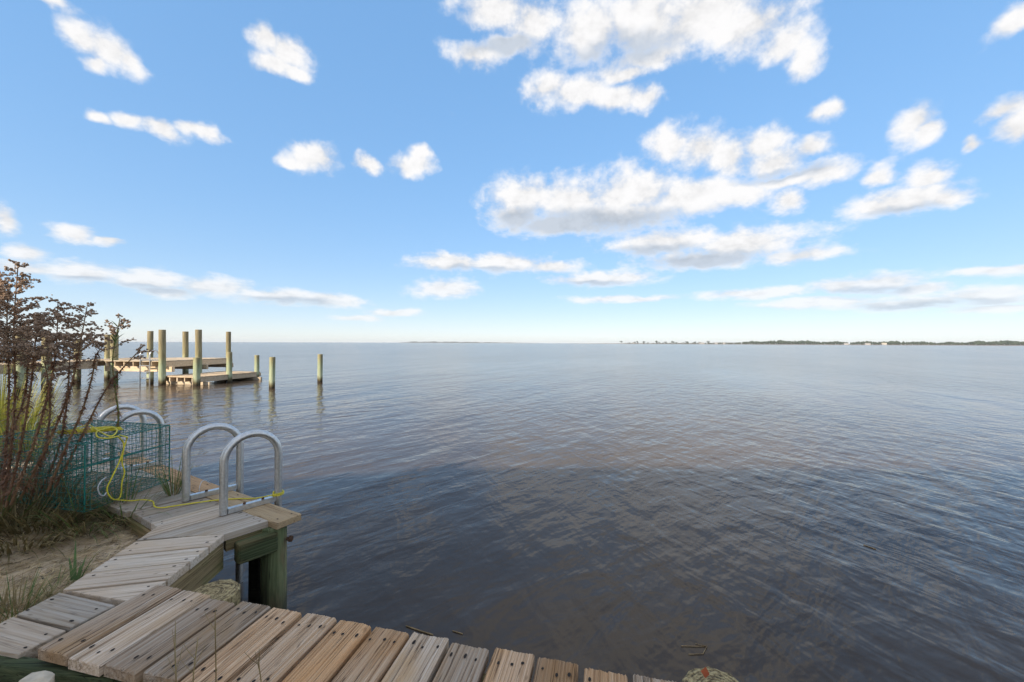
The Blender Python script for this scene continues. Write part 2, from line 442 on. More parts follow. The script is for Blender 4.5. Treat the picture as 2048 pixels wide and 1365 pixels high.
def water_mat():
    m = Mat('brackish_water')
    gpos = m.geo().outputs['Position']
    def set_(ang, across, along, detail, seed):
        q = m.n('ShaderNodeMapping'); m.L.new(gpos, q.inputs[0])
        q.vector_type = 'TEXTURE'
        q.inputs['Rotation'].default_value = (0, 0, ang)
        q.inputs['Scale'].default_value = (along, across, 1.0)
        q.inputs['Location'].default_value = (seed, seed * 1.7, 0)
        return m.noise(q.outputs[0], 1.0, detail, 0.5, 0.3)
    w1 = set_(R(46), 0.27, 0.75, 3.0, 3.0)
    w2 = set_(R(112), 0.30, 0.62, 3.0, 11.0)
    w3 = set_(R(62), 1.3, 5.0, 2.0, 23.0)
    w4 = set_(R(20), 0.10, 0.26, 2.0, 31.0)
    big = set_(R(70), 9.0, 22.0, 3.0, 41.0)
    gust = m.mr(big, 0.35, 0.65, 0.45, 1.15)
    h = m.math('ADD', m.math('MULTIPLY', w1, 0.036), m.math('MULTIPLY', w2, 0.027))
    h = m.math('ADD', h, m.math('MULTIPLY', w4, 0.005))
    h = m.math('MULTIPLY', h, gust)
    h = m.math('ADD', h, m.math('MULTIPLY', w3, 0.06))
    nb = m.n('ShaderNodeBump'); m.L.new(h, nb.inputs['Height'])
    nb.inputs['Strength'].default_value = 1.0; nb.inputs['Distance'].default_value = 1.0
    sp = m.n('ShaderNodeVectorMath', operation='LENGTH'); m.L.new(gpos, sp.inputs[0])
    rough = m.mr(sp.outputs['Value'], 3.0, 60.0, 0.13, 0.17)
    cl = m.noise(m.mapv((0.35, 0.35, 0.35), vec=gpos), 1.0, 4.0, 0.6)
    col = m.ramp(cl, [(0.35, (0.052, 0.037, 0.025)), (0.65, (0.088, 0.060, 0.037))])
    m.set(Base_Color=col, Roughness=rough, Normal=nb.outputs[0], IOR=1.333)
    return m.m
M_WATER = water_mat()

# ------------------------------------------------------------------ water, one sheet to the horizon
mb = MB()
rings = [0.0, 6, 14, 40, 120, 400, 1200, 2600, 4500]
n = 96
mb.v = [Vector((0, 0, 0))] + [Vector((r * math.cos(2*math.pi*j/n), r * math.sin(2*math.pi*j/n), 0)) for r in rings[1:] for j in range(n)]
mb.f = [(0, 1 + j, 1 + (j+1) % n) for j in range(n)]
for i in range(len(rings) - 2):
    a, b = 1 + i * n, 1 + (i+1) * n
    mb.f += [(a + j, b + j, b + (j+1) % n, a + (j+1) % n) for j in range(n)]
mb.smooth = [False] * len(mb.f)
water = tag(mb.build('water', M_WATER), 'calm brown-grey sound water reaching to the horizon', 'water', kind='structure')

# ------------------------------------------------------------------ bulkhead walkway geometry (pixel readings -> ground plan)
ZA, ZB, TH = 0.70, 0.66, 0.038
def xy(p): return Vector((p.x, p.y, 0))
def G(px, py, z=ZB): return xy(at(px, py, z))
A_O = G(305, 1171, ZA)
A_E = (G(1300, 1356.5, ZA) - A_O).normalized()
A_T = Vector((A_E.y, -A_E.x, 0))                # towards the land
if A_T.y > 0: A_T = -A_T
A_LEN = 0.345
pB = [G(126,1180), G(262,1203), G(316,1174), G(448,1069.5), G(278,1078)]
c_in0, c_in1 = G(526, 1038), G(434, 1003)        # inner line of the cap
c_out0, c_out1 = G(576, 1028), G(481, 992)
C_dir = (G(538,1041.5) - G(448,1069.5)).normalized()
kC = G(313, 1053)
def isect(p, d, q, e):
    den = d.x * e.y - d.y * e.x
    t = ((q.x - p.x) * e.y - (q.y - p.y) * e.x) / den
    return p + d * t
cap_d = (c_in1 - c_in0).normalized()
kC2 = isect(kC, C_dir, c_in0, cap_d)
pC1 = [G(278,1078), G(448,1069.5), isect(G(448,1069.5), C_dir, c_in0, cap_d), kC2, kC]
C_end = isect(G(260,1021), C_dir, c_in0, cap_d)
pC2 = [kC, kC2, C_end, G(260,1021)]
dD = (G(331,959) - G(404,990)).normalized()
D_o = C_end
D_in0 = G(260, 1021)
nD = Vector((-dD.y, dD.x, 0))
if nD.x > 0: nD = -nD
D_len = 1.9
pD = [D_in0, C_end, C_end + dD * D_len, C_end + dD * D_len + nD * 0.55, D_in0 + nD * 0.02]
pBp = [G(126,1181.5), G(-60,1277), G(-60,1291), G(36,1309), G(296,1177), G(262,1204.5)]

def clip_poly(poly, a, b):
    """keep the part with a <= y <= b"""
    def half(P, f):
        out = []
        for i in range(len(P)):
            p, q = P[i], P[(i+1) % len(P)]; fp, fq = f(p), f(q)
            if fp >= 0: out.append(p)
            if fp * fq < 0: out.append(p + (q - p) * (fp / (fp - fq)))
        return out
    P = half(poly, lambda p: p.y - a)
    return half(P, lambda p: b - p.y) if len(P) > 2 else []
def area(P):
    return abs(sum(P[i].x * P[(i+1) % len(P)].y - P[(i+1) % len(P)].x * P[i].y for i in range(len(P)))) / 2

def screws(parent, pts, z):
    """dark sunken screw heads, too small to pick apart"""
    q = MB()
    for x, y in pts:
        r = 0.0038 + random.random() * 0.0018; s = 1.0 + random.random() * 1.2
        k = 7
        q.add([Vector((x + s * r * math.cos(2*math.pi*j/k), y + r * math.sin(2*math.pi*j/k), z + 0.0012)) for j in range(k)], [tuple(range(k))])
    if pts: q.build('screw_heads', M_SCREW, parent, kind='stuff')

def lay_planks(parent, poly, ang, ztop, mat, width=0.1315, gap=0.0115, start=0.0, screw=True):
    c, s = math.cos(-ang), math.sin(-ang)
    loc = [Vector((p.x * c - p.y * s, p.x * s + p.y * c, 0)) for p in poly]
    lo, hi = min(p.y for p in loc), max(p.y for p in loc)
    y = lo - start
    while y < hi:
        P = clip_poly(loc, max(y, lo), min(y + width, hi))
        y += width + gap
        if len(P) < 3 or area(P) < 0.0012: continue
        cen = sum(P, Vector()) / len(P)
        dz = random.uniform(-0.0025, 0.002)
        Q = [p - cen for p in P]
        if sum(Q[i].x * Q[(i+1) % len(Q)].y - Q[(i+1) % len(Q)].x * Q[i].y for i in range(len(Q))) < 0: Q.reverse()
        k = len(Q); b = 0.003
        inset = [q * (1 - b / max(q.length, 0.02)) for q in Q]
        q = MB()
        vs = [Vector((p.x, p.y, -TH)) for p in Q] + [Vector((p.x, p.y, -b)) for p in Q] + [Vector((p.x, p.y, 0)) for p in inset]
        fs = [tuple(range(k))[::-1], tuple(range(2*k, 3*k))]
        for r in (0, 1):
            fs += [(r*k + i, r*k + (i+1) % k, (r+1)*k + (i+1) % k, (r+1)*k + i) for i in range(k)]
        q.add(vs, fs)
        wc = Vector((cen.x * c + cen.y * s, -cen.x * s + cen.y * c, 0))
        o = q.build('plank', mat, parent, (wc.x, wc.y, ztop + dz), ang)
        if screw:
            x0, x1 = min(p.x for p in Q), max(p.x for p in Q)
            pts = []
            for e in (x0 + 0.035, x1 - 0.035):
                ys = [p.y for p in Q]
                for f in (0.25, 0.75):
                    yy = min(ys) + (max(ys) - min(ys)) * f + random.uniform(-0.008, 0.008)
                    ex = e + random.uniform(-0.012, 0.012)
                    # keep it on the board
                    ok = all((Q[(i+1) % k].x - Q[i].x) * (yy - Q[i].y) - (Q[(i+1) % k].y - Q[i].y) * (ex - Q[i].x) > 0.0006 for i in range(k))
                    if ok: pts.append((ex, yy))
            screws(o, pts, 0.0)

walk = empty('boardwalk', (kC.x, kC.y, ZB))
tag(walk, 'weathered grey plank walkway bending along the bulkhead beside the sand', 'boardwalk')
walk.location = (0, 0, 0)
angB = math.atan2((G(378,1117) - G(211,1134.5)).y, (G(378,1117) - G(211,1134.5)).x)
angC = math.atan2(C_dir.y, C_dir.x)
angD = math.atan2(dD.y, dD.x) - math.pi / 2
dBp = G(198,1194) - G(126,1178)
angBp = math.atan2(dBp.y, dBp.x)
lay_planks(walk, pB, angB, ZB, M_DECK)
lay_planks(walk, pC1, angC, ZB, M_DECK)
lay_planks(walk, pC2, angC, ZB, M_DECK, start=0.05)
lay_planks(walk, pD, angD, ZB, M_DECK)
lay_planks(walk, pBp, angBp, ZB, M_DECK)
# cap boards along the water side
def cap(parent, a, b, w, ztop, mat, outward, name='cap_board', th=TH):
    d = (b - a); L = d.length; ang = math.atan2(d.y, d.x); c = (a + b) / 2 + outward * (w / 2)
    q = MB(); q.box((0, 0, -th / 2), (L, w, th))
    o = q.build(name, mat, parent, (c.x, c.y, ztop), ang)
    bv = o.modifiers.new('edge', 'BEVEL'); bv.width = 0.003; bv.segments = 1
    return o
oC = Vector((cap_d.y, -cap_d.x, 0))
if oC.dot(C_dir) < 0: oC = -oC
p0 = isect(G(538,1041.5), C_dir, c_in0, cap_d) - cap_d * 0.085
cap1 = cap(walk, p0, C_end - cap_d * 0.004, 0.15, ZB + 0.003, M_CAP, oC)
cap1['label'] = 'newer tan cap board along the water edge'
oD = -nD
cap2 = cap(walk, C_end + dD * 0.012 + oD * 0.004, C_end + dD * D_len, 0.145, ZB + 0.002, M_BROWN, oD)
cap2['label'] = 'brown stained cap board beyond the near ladder'
screws(cap1, [(x, y) for x in (-0.40, -0.05, 0.2, 0.42) for y in (-0.045, 0.04)], 0.0)
screws(cap2, [(x, y) for x in (-0.8, -0.4, 0.0, 0.4) for y in (-0.04, 0.045)], 0.0)
# inner fascia where sand has fallen away, outer stringer under the middle run
def beam(parent, a, b, z0, z1, w, mat, name='stringer'):
    d = b - a; ang = math.atan2(d.y, d.x); c = (a + b) / 2
    q = MB(); q.box((0, 0, 0), (d.length, w, z1 - z0))
    return q.build(name, mat, parent, (c.x, c.y, (z0 + z1) / 2), ang)
beam(walk, kC + (D_in0 - kC).normalized() * -0.03, D_in0, ZB - TH - 0.15, ZB - TH - 0.002, 0.04, M_BEAM, 'inner_stringer')
r1, r2 = G(318,1172), G(448,1069.5)
dr = (r2 - r1).normalized(); nr = Vector((-dr.y, dr.x, 0))
if nr.x < 0: nr = -nr
beam(walk, r1 - dr * 0.25 - nr * 0.022, r2 - nr * 0.022, ZB - TH - 0.145, ZB - TH - 0.002, 0.04, M_BEAM)
e0 = isect(G(448,1069.5), C_dir, c_in0, cap_d)
nc = Vector((C_dir.y, -C_dir.x, 0))
if nc.x < 0: nc = -nc
beam(walk, r2 - nc * 0.022 + C_dir * 0.01, e0 - nc * 0.022, ZB - TH - 0.06, ZB - TH - 0.002, 0.04, M_BEAM)
# green bolted block, pilings and props under the corner
gb = at(497, 1085, 0.545)
gA = r2 + nc * 0.035 + C_dir * 0.045
gB = gA + C_dir * 0.20
blk = beam(walk, gA, gB, 0.495, 0.605, 0.075, M_GREENBEAM, 'green_block')
bv = blk.modifiers.new('edge', 'BEVEL'); bv.width = 0.012; bv.segments = 2

def piling(name, base, r, z0, z1, mat, lean=(0, 0), top_mat=None, parent=None, taper=0.94, n=18, tilt_top=0.0, seed=0):
    rs = random.Random(seed)
    q = MB(); ks = 9; rings = []
    lob = [1 + rs.uniform(-0.045, 0.045) for _ in range(n)]
    for i in range(ks):
        t = i / (ks - 1); z = z0 + (z1 - z0) * t
        rr = r * (1 + (taper - 1) * t) * (1 + rs.uniform(-0.012, 0.012))
        rings.append([Vector((rr * lob[j] * math.cos(2*math.pi*j/n) + lean[0] * (z1 - z0) * t, rr * lob[j] * math.sin(2*math.pi*j/n) + lean[1] * (z1 - z0) * t,
                      z + (tilt_top * math.cos(2*math.pi*j/n) if i == ks - 1 else 0))) for j in range(n)])
    vs = [v for R_ in rings for v in R_]
    fs = [(i*n + j, i*n + (j+1) % n, (i+1)*n + (j+1) % n, (i+1)*n + j) for i in range(ks - 1) for j in range(n)]
    q.add(vs, fs, True)
    # slightly worn, bevelled top
    top = rings[-1]; cen = sum(top, Vector()) / n
    inner = [cen + (v - cen) * 0.93 + Vector((0, 0, 0.008)) for v in top]
    q.add(top + inner, [(j, (j+1) % n, n + (j+1) % n, n + j) for j in range(n)] + [tuple(range(n, 2*n))])
    return q.build(name, mat, parent, (base[0], base[1], 0))

def end_grain():
    m = Mat('weathered_end_grain')
    sp = m.n('ShaderNodeSeparateXYZ'); m.L.new(m.tc.outputs['Object'], sp.inputs[0])
    ln = m.n('ShaderNodeVectorMath', operation='LENGTH')
    flat = m.n('ShaderNodeCombineXYZ'); m.L.new(sp.outputs[0], flat.inputs[0]); m.L.new(sp.outputs[1], flat.inputs[1])
    m.L.new(flat.outputs[0], ln.inputs[0])
    nz = m.noise(m.mapv((12, 12, 12)), 1.0, 5.0, 0.65)
    rr = m.math('ADD', m.math('MULTIPLY', ln.outputs['Value'], 420.0), m.math('MULTIPLY', nz, 30.0))
    ring = m.math('SINE', rr)
    rays = m.noise(m.mapv((55, 55, 6)), 1.0, 4.0, 0.7)
    col = m.ramp(m.math('ADD', m.math('MULTIPLY', ring, 0.07), rays), [(0.34, (0.07, 0.048, 0.024)), (0.5, (0.30, 0.225, 0.11)), (0.68, (0.52, 0.41, 0.21))])
    col = m.mix(m.mr(nz, 0.5, 0.7, 0, 0.6), col, (0.30, 0.26, 0.10))
    m.set(Base_Color=col, Roughness=0.9, Normal=m.bump(m.math('ADD', m.math('MULTIPLY', ring, 0.25), rays), 0.8, 0.006))
    return m.m
M_END = end_grain()

def green_pile_mat():
    m = Mat('green_algae_piling')
    g = m.noise(m.mapv((30, 30, 2.0)), 1.0, 6.0, 0.65, 0.5)
    b = m.noise(m.mapv((9, 9, 2.5)), 1.0, 4.0, 0.6)
    col = m.ramp(g, [(0.3, (0.035, 0.042, 0.018)), (0.5, (0.12, 0.15, 0.065)), (0.7, (0.24, 0.26, 0.13))])
    col = m.mix(m.mr(b, 0.46, 0.66, 0, 0.8), col, (0.20, 0.135, 0.07))
    sp = m.n('ShaderNodeSeparateXYZ'); m.L.new(m.tc.outputs['Object'], sp.inputs[0])
    wet = m.math('ADD', sp.outputs[2], m.math('MULTIPLY', m.math('SUBTRACT', b, 0.5), 0.5))
    col = m.mix(m.mr(wet, 0.12, 0.34, 0.85, 0.0), col, (0.035, 0.030, 0.018))
    crk = m.math('ABSOLUTE', m.math('SUBTRACT', m.noise(m.mapv((16, 16, 0.8)), 1.0, 3.0, 0.6), 0.5))
    col = m.mix(m.mr(crk, 0.0, 0.016, 0.9, 0.0), col, (0.02, 0.018, 0.01))
    m.set(Base_Color=col, Roughness=0.8, Normal=m.bump(g, 0.7, 0.01))
    return m.m
M_PILEGREEN = green_pile_mat()
gp = at(552, 1120, 0.4)
g_base = atY(551, 1120, 2.36)
tag(piling('corner_piling', (g_base.x, g_base.y), 0.070, -1.2, ZB - TH - 0.006, M_PILEGREEN, lean=(-0.006, 0.0), seed=3, taper=0.97),
    'green algae-stained piling under the corner of the walkway', 'piling')
d_base = atY(518, 1120, 2.47)
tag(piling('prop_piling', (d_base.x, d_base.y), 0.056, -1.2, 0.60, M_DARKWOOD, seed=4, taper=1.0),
    'dark timber prop just behind the green corner piling', 'piling')
bp = atY(574, 1078, 2.36)
q = MB()
q.tube([(0, 0, 0), (0.020, 0, 0)], 0.011, 8); q.tube([(0.016, 0, 0), (0.03, 0, 0)], 0.019, 6, smooth=False)
bolt = q.build('rusty_bolt', M_STEEL, None, (g_base.x + 0.066, g_base.y, bp.z))
tag(bolt, 'rusty bolt head sticking out of the green corner piling', 'bolt')
sp_ = atY(402, 1165, 1.98)
q = MB(); q.box((0, 0, 0), (0.05, 0.05, 1.5))
tag(q.build('support_post', M_BEAM, None, (sp_.x, sp_.y, -0.27), 0.3), 'short brown square post under the middle of the walkway', 'post')
pt = at(425, 1186, 0.54)
w = tag(piling('cut_piling', (pt.x, pt.y), 0.108, -1.2, 0.535, M_END, seed=8, taper=1.0, n=26), 'weathered sawn-off piling between the two plank decks', 'piling')
pt2 = at(1432, 1384, 0.44)
w = tag(piling('cut_piling', (pt2.x, pt2.y), 0.118, -1.2, 0.43, M_END, seed=9, taper=1.0, n=28, tilt_top=0.012), 'yellowish sawn-off piling at the bottom edge right of the planks', 'piling')
q = MB()
c = Vector((-0.012, 0.055, 0.442))
q.add([c, c + Vector((0.018, 0.004, 0.012)), c + Vector((0.012, 0.02, 0.028)), c + Vector((-0.012, 0.012, 0.018))], [(0, 1, 2, 3)])
tag(q.build('fallen_leaf', M_LEAF, None, (pt2.x, pt2.y, 0)), 'small red leaf lying on the yellowish sawn-off piling', 'leaf')

# ------------------------------------------------------------------ nearer deck strip of grooved boards
deck = empty('plank_deck', (0, 0, 0))
tag(deck, 'raised strip of thick grooved planks running along the bottom', 'deck')
angA = math.atan2(-A_T.y, -A_T.x)                # board axis pointing out over the water
for k in range(18):
    w = 0.1300 + random.uniform(-0.004, 0.003)
    L = A_LEN + random.uniform(-0.012, 0.014)
    nr_ = 13
    prof = []
    for i in range(nr_ * 2 + 1):
        y = -w / 2 + w * i / (nr_ * 2)
        prof.append((y, (0.0 if i % 2 else -random.uniform(0.0010, 0.0036)) - (0.004 if i in (0, nr_ * 2) else 0)))
    m_ = len(prof); vs = []
    cup = random.uniform(-0.003, 0.003)
    for si, x in enumerate((-L / 2, -L / 2 + 0.004, 0.0, L / 2 - 0.004, L / 2)):
        for (y, z) in prof:
            ex = random.uniform(-0.0025, 0.0025) if si in (0, 4) else 0
            vs.append(Vector((x + ex, y, z + cup * (abs(y) / (w / 2)) ** 2 - (0.002 if si in (0, 4) else 0))))
    vs2 = [Vector((x, y, -TH)) for x in (-L / 2, L / 2) for y in (-w / 2, w / 2)]
    fs = [(a * m_ + i, a * m_ + i + 1, (a + 1) * m_ + i + 1, (a + 1) * m_ + i)[::-1] for a in range(4) for i in range(m_ - 1)]
    b = 5 * m_
    fs += [tuple([b, b + 1] + [m_ - 1 - i for i in range(m_)]), tuple([b + 3, b + 2] + [4 * m_ + i for i in range(m_)])]
    fs += [(b, b + 2, b + 3, b + 1)]
    fs += [tuple([b + 2, b] + [a * m_ for a in range(5)]), tuple([b + 1, b + 3] + [a * m_ + m_ - 1 for a in (4, 3, 2, 1, 0)])]
    q = MB(); q.add(vs + vs2, fs)
    cen = A_O + A_E * (0.072 + k * 0.1447 + random.uniform(-0.002, 0.002)) + A_T * (L / 2 + random.uniform(-0.01, 0.008))
    o = q.build('plank', M_RIDGE, deck, (cen.x, cen.y, ZA + random.uniform(-0.002, 0.002)), angA + random.uniform(-0.008, 0.008))
    recalc(o)
    pts = []
    for e in (-L / 2 + 0.045, L / 2 - 0.055):
        for f in (-0.042, 0.0, 0.042):
            if random.random() < 0.9: pts.append((e + random.uniform(-0.012, 0.012), f + random.uniform(-0.006, 0.006)))
    screws(o, pts, 0.0)
for off, wd in ((0.07, 0.04), (0.27, 0.04)):
    a = A_O + A_E * 0.03 + A_T * off; b = a + A_E * 2.6
    beam(deck, a, b, ZA - TH - 0.14, ZA - TH - 0.0045, wd, M_BEAM)

# ------------------------------------------------------------------ sandy ground behind the bulkhead
line = [Vector((-40, 5.6, 0)), Vector((-9, 4.6, 0)), C_end + dD * D_len + nD * 0.25, C_end + nD * 0.3, (kC + kC2) / 2 + Vector((-0.1, 0, 0)),
        (pB[4] * 0.6 + pB[3] * 0.4), (pB[0] * 0.62 + pB[2] * 0.38), A_O + A_T * 0.2 + A_E * 0.1, A_O + A_E * 2.6 + A_T * 0.2, A_O + A_E * 14 + A_T * 0.2]
poly = line + [Vector((30, -30, 0)), Vector((-40, -30, 0))]
def inside(x, y, P=poly):
    c = False; j = len(P) - 1
    for i in range(len(P)):
        if (P[i].y > y) != (P[j].y > y) and x < (P[j].x - P[i].x) * (y - P[i].y) / (P[j].y - P[i].y) + P[i].x: c = not c
        j = i
    return c
def fbm(x, y):
    from mathutils import noise as nz
    return nz.fractal(Vector((x, y, 0.3)), 0.9, 2.1, 4)
def ground_z(x, y):
    dB = (Vector((x, y, 0)) - Vector((-2.3, 1.9, 0))).length
    return 0.585 + 0.02 * fbm(x * 1.3, y * 1.3) + 0.008 * fbm(x * 7, y * 7) + 0.05 * max(0, min(1, (-2.6 - x) * 0.5)) - 0.03 * max(0, 1 - dB / 0.8)
def axis(lo, hi, f0, f1, step):
    out = []; x = lo
    while x < hi:
        out.append(x)
        dist = max(0, f0 - x, x - f1); x += step + dist * 0.25
    return out + [hi]
_gz = ground_z
_under = [pB, pC1, pC2, pD, pBp]
def ground_top(x, y):
    z = _gz(x, y); p = Vector((x, y, 0)) - A_O
    a_, t_ = p.dot(A_E), p.dot(A_T)
    if any(inside(x, y, P) for P in _under) or (-0.03 < a_ < 2.7 and -0.1 < t_ < A_LEN - 0.03): z -= 0.22
    return z
X = axis(-40, 30, -4.6, 2.2, 0.045); Y = axis(-30, 5.6, 0.0, 4.6, 0.045)
q = MB(); idx = {}
def gv(i, j):
    if (i, j) not in idx:
        idx[(i, j)] = len(q.v); q.v.append(Vector((X[i], Y[j], ground_top(X[i], Y[j]))))
    return idx[(i, j)]
for i in range(len(X) - 1):
    for j in range(len(Y) - 1):
        if inside((X[i] + X[i+1]) / 2, (Y[j] + Y[j+1]) / 2):
            q.f.append((gv(i, j), gv(i+1, j), gv(i+1, j+1), gv(i, j+1)))
q.smooth = [True] * len(q.f)
tag(q.build('sandy_ground', M_SAND), 'straw-strewn sand behind the plank walkway', 'ground', kind='structure')
# bulkhead sheeting holding the sand
q = MB()
for a, b in zip(line[:-1], line[1:]):
    d = b - a; L = d.length; ang = math.atan2(d.y, d.x); k = max(1, int(L / (0.2 if L < 4 else 0.6)))
    for i in range(k):
        c = a + d * ((i + 0.5) / k); q.box((c.x, c.y, -0.32), (L / k - 0.006, 0.05 + 0.006 * (i % 2), 1.80), ang)
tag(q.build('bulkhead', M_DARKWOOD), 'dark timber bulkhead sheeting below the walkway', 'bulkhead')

# ------------------------------------------------------------------ aluminium ladders
def ladder(name, in1, out1, in2, out2, label, zdeck, height=0.46, below=1.05, rt=0.0225):
    """hoops from inner feet over to outer legs that run down into the water; rungs between the outer legs"""
    root = empty(name, (in1.x, in1.y, zdeck)); o0 = Vector(root.location)
    tag(root, label, 'ladder', 'aluminium swim ladders on the bulkhead')
    for a, b in ((in1, out1), (in2, out2)):
        a = Vector((a.x, a.y, zdeck)); b = Vector((b.x, b.y, zdeck)); d = (b - a); rad = d.length / 2; x = d.normalized()
        path = [a + Vector((0, 0, 0.001)), a + Vector((0, 0, (height - rad) * 0.5))]
        for i in range(15):
            t = math.pi * i / 14
            path.append(a + x * (rad - rad * math.cos(t)) + Vector((0, 0, height - rad + rad * math.sin(t))))
        path += [b + Vector((0, 0, 0.1)), b + Vector((0, 0, -0.25)), b + Vector((0, 0, -below))]
        q = MB(); q.tube([p - o0 for p in path], rt, 14)
        q.build('hoop_rail', M_ALU, root)
        q = MB(); q.bar(a - o0 + x * rt * 0.9 + Vector((0, 0, 0.016)), b - o0 - x * rt * 0.9 + Vector((0, 0, 0.016)), 0.034, 0.03)
        side = Vector((-x.y, x.x, 0))
        q.bar(a - o0 + x * 0.03 + side * 0.024 + Vector((0, 0, 0.004)), b - o0 - x * 0.03 + side * 0.024 + Vector((0, 0, 0.004)), 0.03, 0.006)
        q.build('base_rail', M_ALU, root)
        q = MB()
        for f in (0.36, 0.7):
            c = a - o0 + d * f + Vector((0, 0, 0.032)); q.tube([c, c + Vector((0, 0, 0.008))], 0.009, 6, smooth=False)
        q.build('bolt_heads', M_STEEL, root, kind='stuff')
    for k in range(4):
        z = -0.20 - 0.25 * k
        q = MB(); a = Vector((out1.x, out1.y, zdeck + z)) - o0; b = Vector((out2.x, out2.y, zdeck + z)) - o0
        q.bar(a, b, 0.065, 0.03); q.build('rung', M_ALU, root)
    return root
zL = ZB + 0.004
L1a, L1b, L1c, L1d = G(447, 1031), G(549, 1005), G(372, 1003), G(479, 976)
dd = ((L1b - L1a).normalized() + (L1d - L1c).normalized()).normalized()
L1b, L1d = L1a + dd * 0.30, L1c + dd * 0.30
lad1 = ladder('dock_ladder', L1a, L1b, L1c, L1d, 'near aluminium ladder with two tall hoop handrails on the walkway corner', zL)
o1, o2 = G(322, 929), G(286, 917)
sd = Vector((math.cos(R(147)), math.sin(R(147)), 0))
o2 = o1 + sd * 0.45
inn = Vector((-math.sin(R(147)), math.cos(R(147)), 0)) * -1
dep = Vector((math.cos(R(237)), math.sin(R(237)), 0)) * 0.29
lad2 = ladder('dock_ladder', o1 + dep, o1, o2 + dep, o2, 'aluminium ladder hoops standing behind the green wire trap', zL)
# white wire hook beside the near ladder
q = MB()
q.tube(bez([at(398, 990, zL), at(399, 975, zL + 0.05), at(404, 963, zL + 0.07), at(412, 962, zL + 0.065), at(421, 968, zL + 0.03)], 16), 0.0025, 6)
tag(q.build('wire_hook', M_WHITE), 'thin bent white wire beside the near ladder', 'wire')

# ------------------------------------------------------------------ green wire crab trap
TZ0, TZ1 = 0.668, 1.075
tR, tBL, tFL = Vector((-2.55, 2.97, 0)), Vector((-3.33, 3.16, 0)), Vector((-3.36, 2.60, 0))
tF = tR + tFL - tBL
trap = empty('crab_trap', (tF.x, tF.y, TZ0)); T0 = Vector(trap.location)
tag(trap, 'green wire mesh crab trap standing on the walkway behind the weeds', 'trap')
rs = random.Random(5)
def wire_panel(a, b, c, d, s=0.033, name='wire_panel', r=0.0016, parent=trap):
    """wires of a quad a-b-c-d, slightly bent like chicken wire"""
    q = MB()
    nu = max(2, int((b - a).length / s)); nv = max(2, int((d - a).length / s))
    nrm = (b - a).cross(d - a).normalized()
    J = {}
    def P(i, j):
        if (i, j) not in J:
            u, v = i / nu, j / nv
            p = (a * (1-u) + b * u) * (1-v) + (d * (1-u) + c * u) * v
            e = 0 if i in (0, nu) or j in (0, nv) else 1
            J[(i, j)] = p + ((b - a).normalized() * rs.uniform(-1, 1) + (d - a).normalized() * rs.uniform(-1, 1)) * s * 0.10 * e + nrm * rs.uniform(-1, 1) * 0.005 * e
        return J[(i, j)] - T0
    for i in range(nu + 1): q.tube([P(i, j) for j in range(nv + 1)], r if 0 < i < nu else r * 2.2, 4, caps=False)
    for j in range(nv + 1): q.tube([P(i, j) for i in range(nu + 1)], r if 0 < j < nv else r * 2.2, 4, caps=False)
    return q.build(name, M_WIRE, parent)
def V(p, z): return Vector((p.x, p.y, z))
for a, b in ((tF, tR), (tR, tBL), (tBL, tFL), (tFL, tF)):
    wire_panel(V(a, TZ0), V(b, TZ0), V(b, TZ1), V(a, TZ1))
wire_panel(V(tF, TZ1), V(tR, TZ1), V(tBL, TZ1), V(tFL, TZ1), name='wire_lid')
wire_panel(V(tF, TZ0), V(tR, TZ0), V(tBL, TZ0), V(tFL, TZ0), name='wire_floor')
mid0, mid1 = (tF + tFL) / 2, (tR + tBL) / 2
wire_panel(V(mid0, TZ0 + 0.17), V(mid1, TZ0 + 0.17), V(tBL, TZ0 + 0.27), V(tFL, TZ0 + 0.27), name='inner_partition')
wire_panel(V(mid0, TZ0 + 0.17), V(mid1, TZ0 + 0.17), V(tR, TZ0 + 0.27), V(tF, TZ0 + 0.27), name='inner_partition')
cc = (tF * 0.35 + tR * 0.15 + tBL * 0.2 + tFL * 0.3)
q = MB()
for k in range(14):
    a = 2 * math.pi * k / 14
    p = Vector((cc.x + 0.062 * math.cos(a), cc.y + 0.062 * math.sin(a), 0)) - V(T0, 0)
    q.tube([V(p, 0.10), V(p, TZ1 - TZ0 - 0.01)], 0.0016, 4, caps=False)
for k in range(12):
    z = 0.10 + 0.026 * k
    q.tube([Vector((cc.x - T0.x + 0.062 * math.cos(2*math.pi*j/14), cc.y - T0.y + 0.062 * math.sin(2*math.pi*j/14), z)) for j in range(14)], 0.0016, 4, closed=True)
q.build('bait_well', M_WIRE, trap)
q = MB()   # frame rods
for a, b in ((tF, tR), (tR, tBL), (tBL, tFL), (tFL, tF)):
    for z in (TZ0, TZ1): q.tube([V(a, z) - T0, V(b, z) - T0], 0.0035, 6)
for a in (tF, tR, tBL, tFL): q.tube([V(a, TZ0) - T0, V(a, TZ1) - T0], 0.0042, 6)
q.build('frame', M_WIRE, trap)

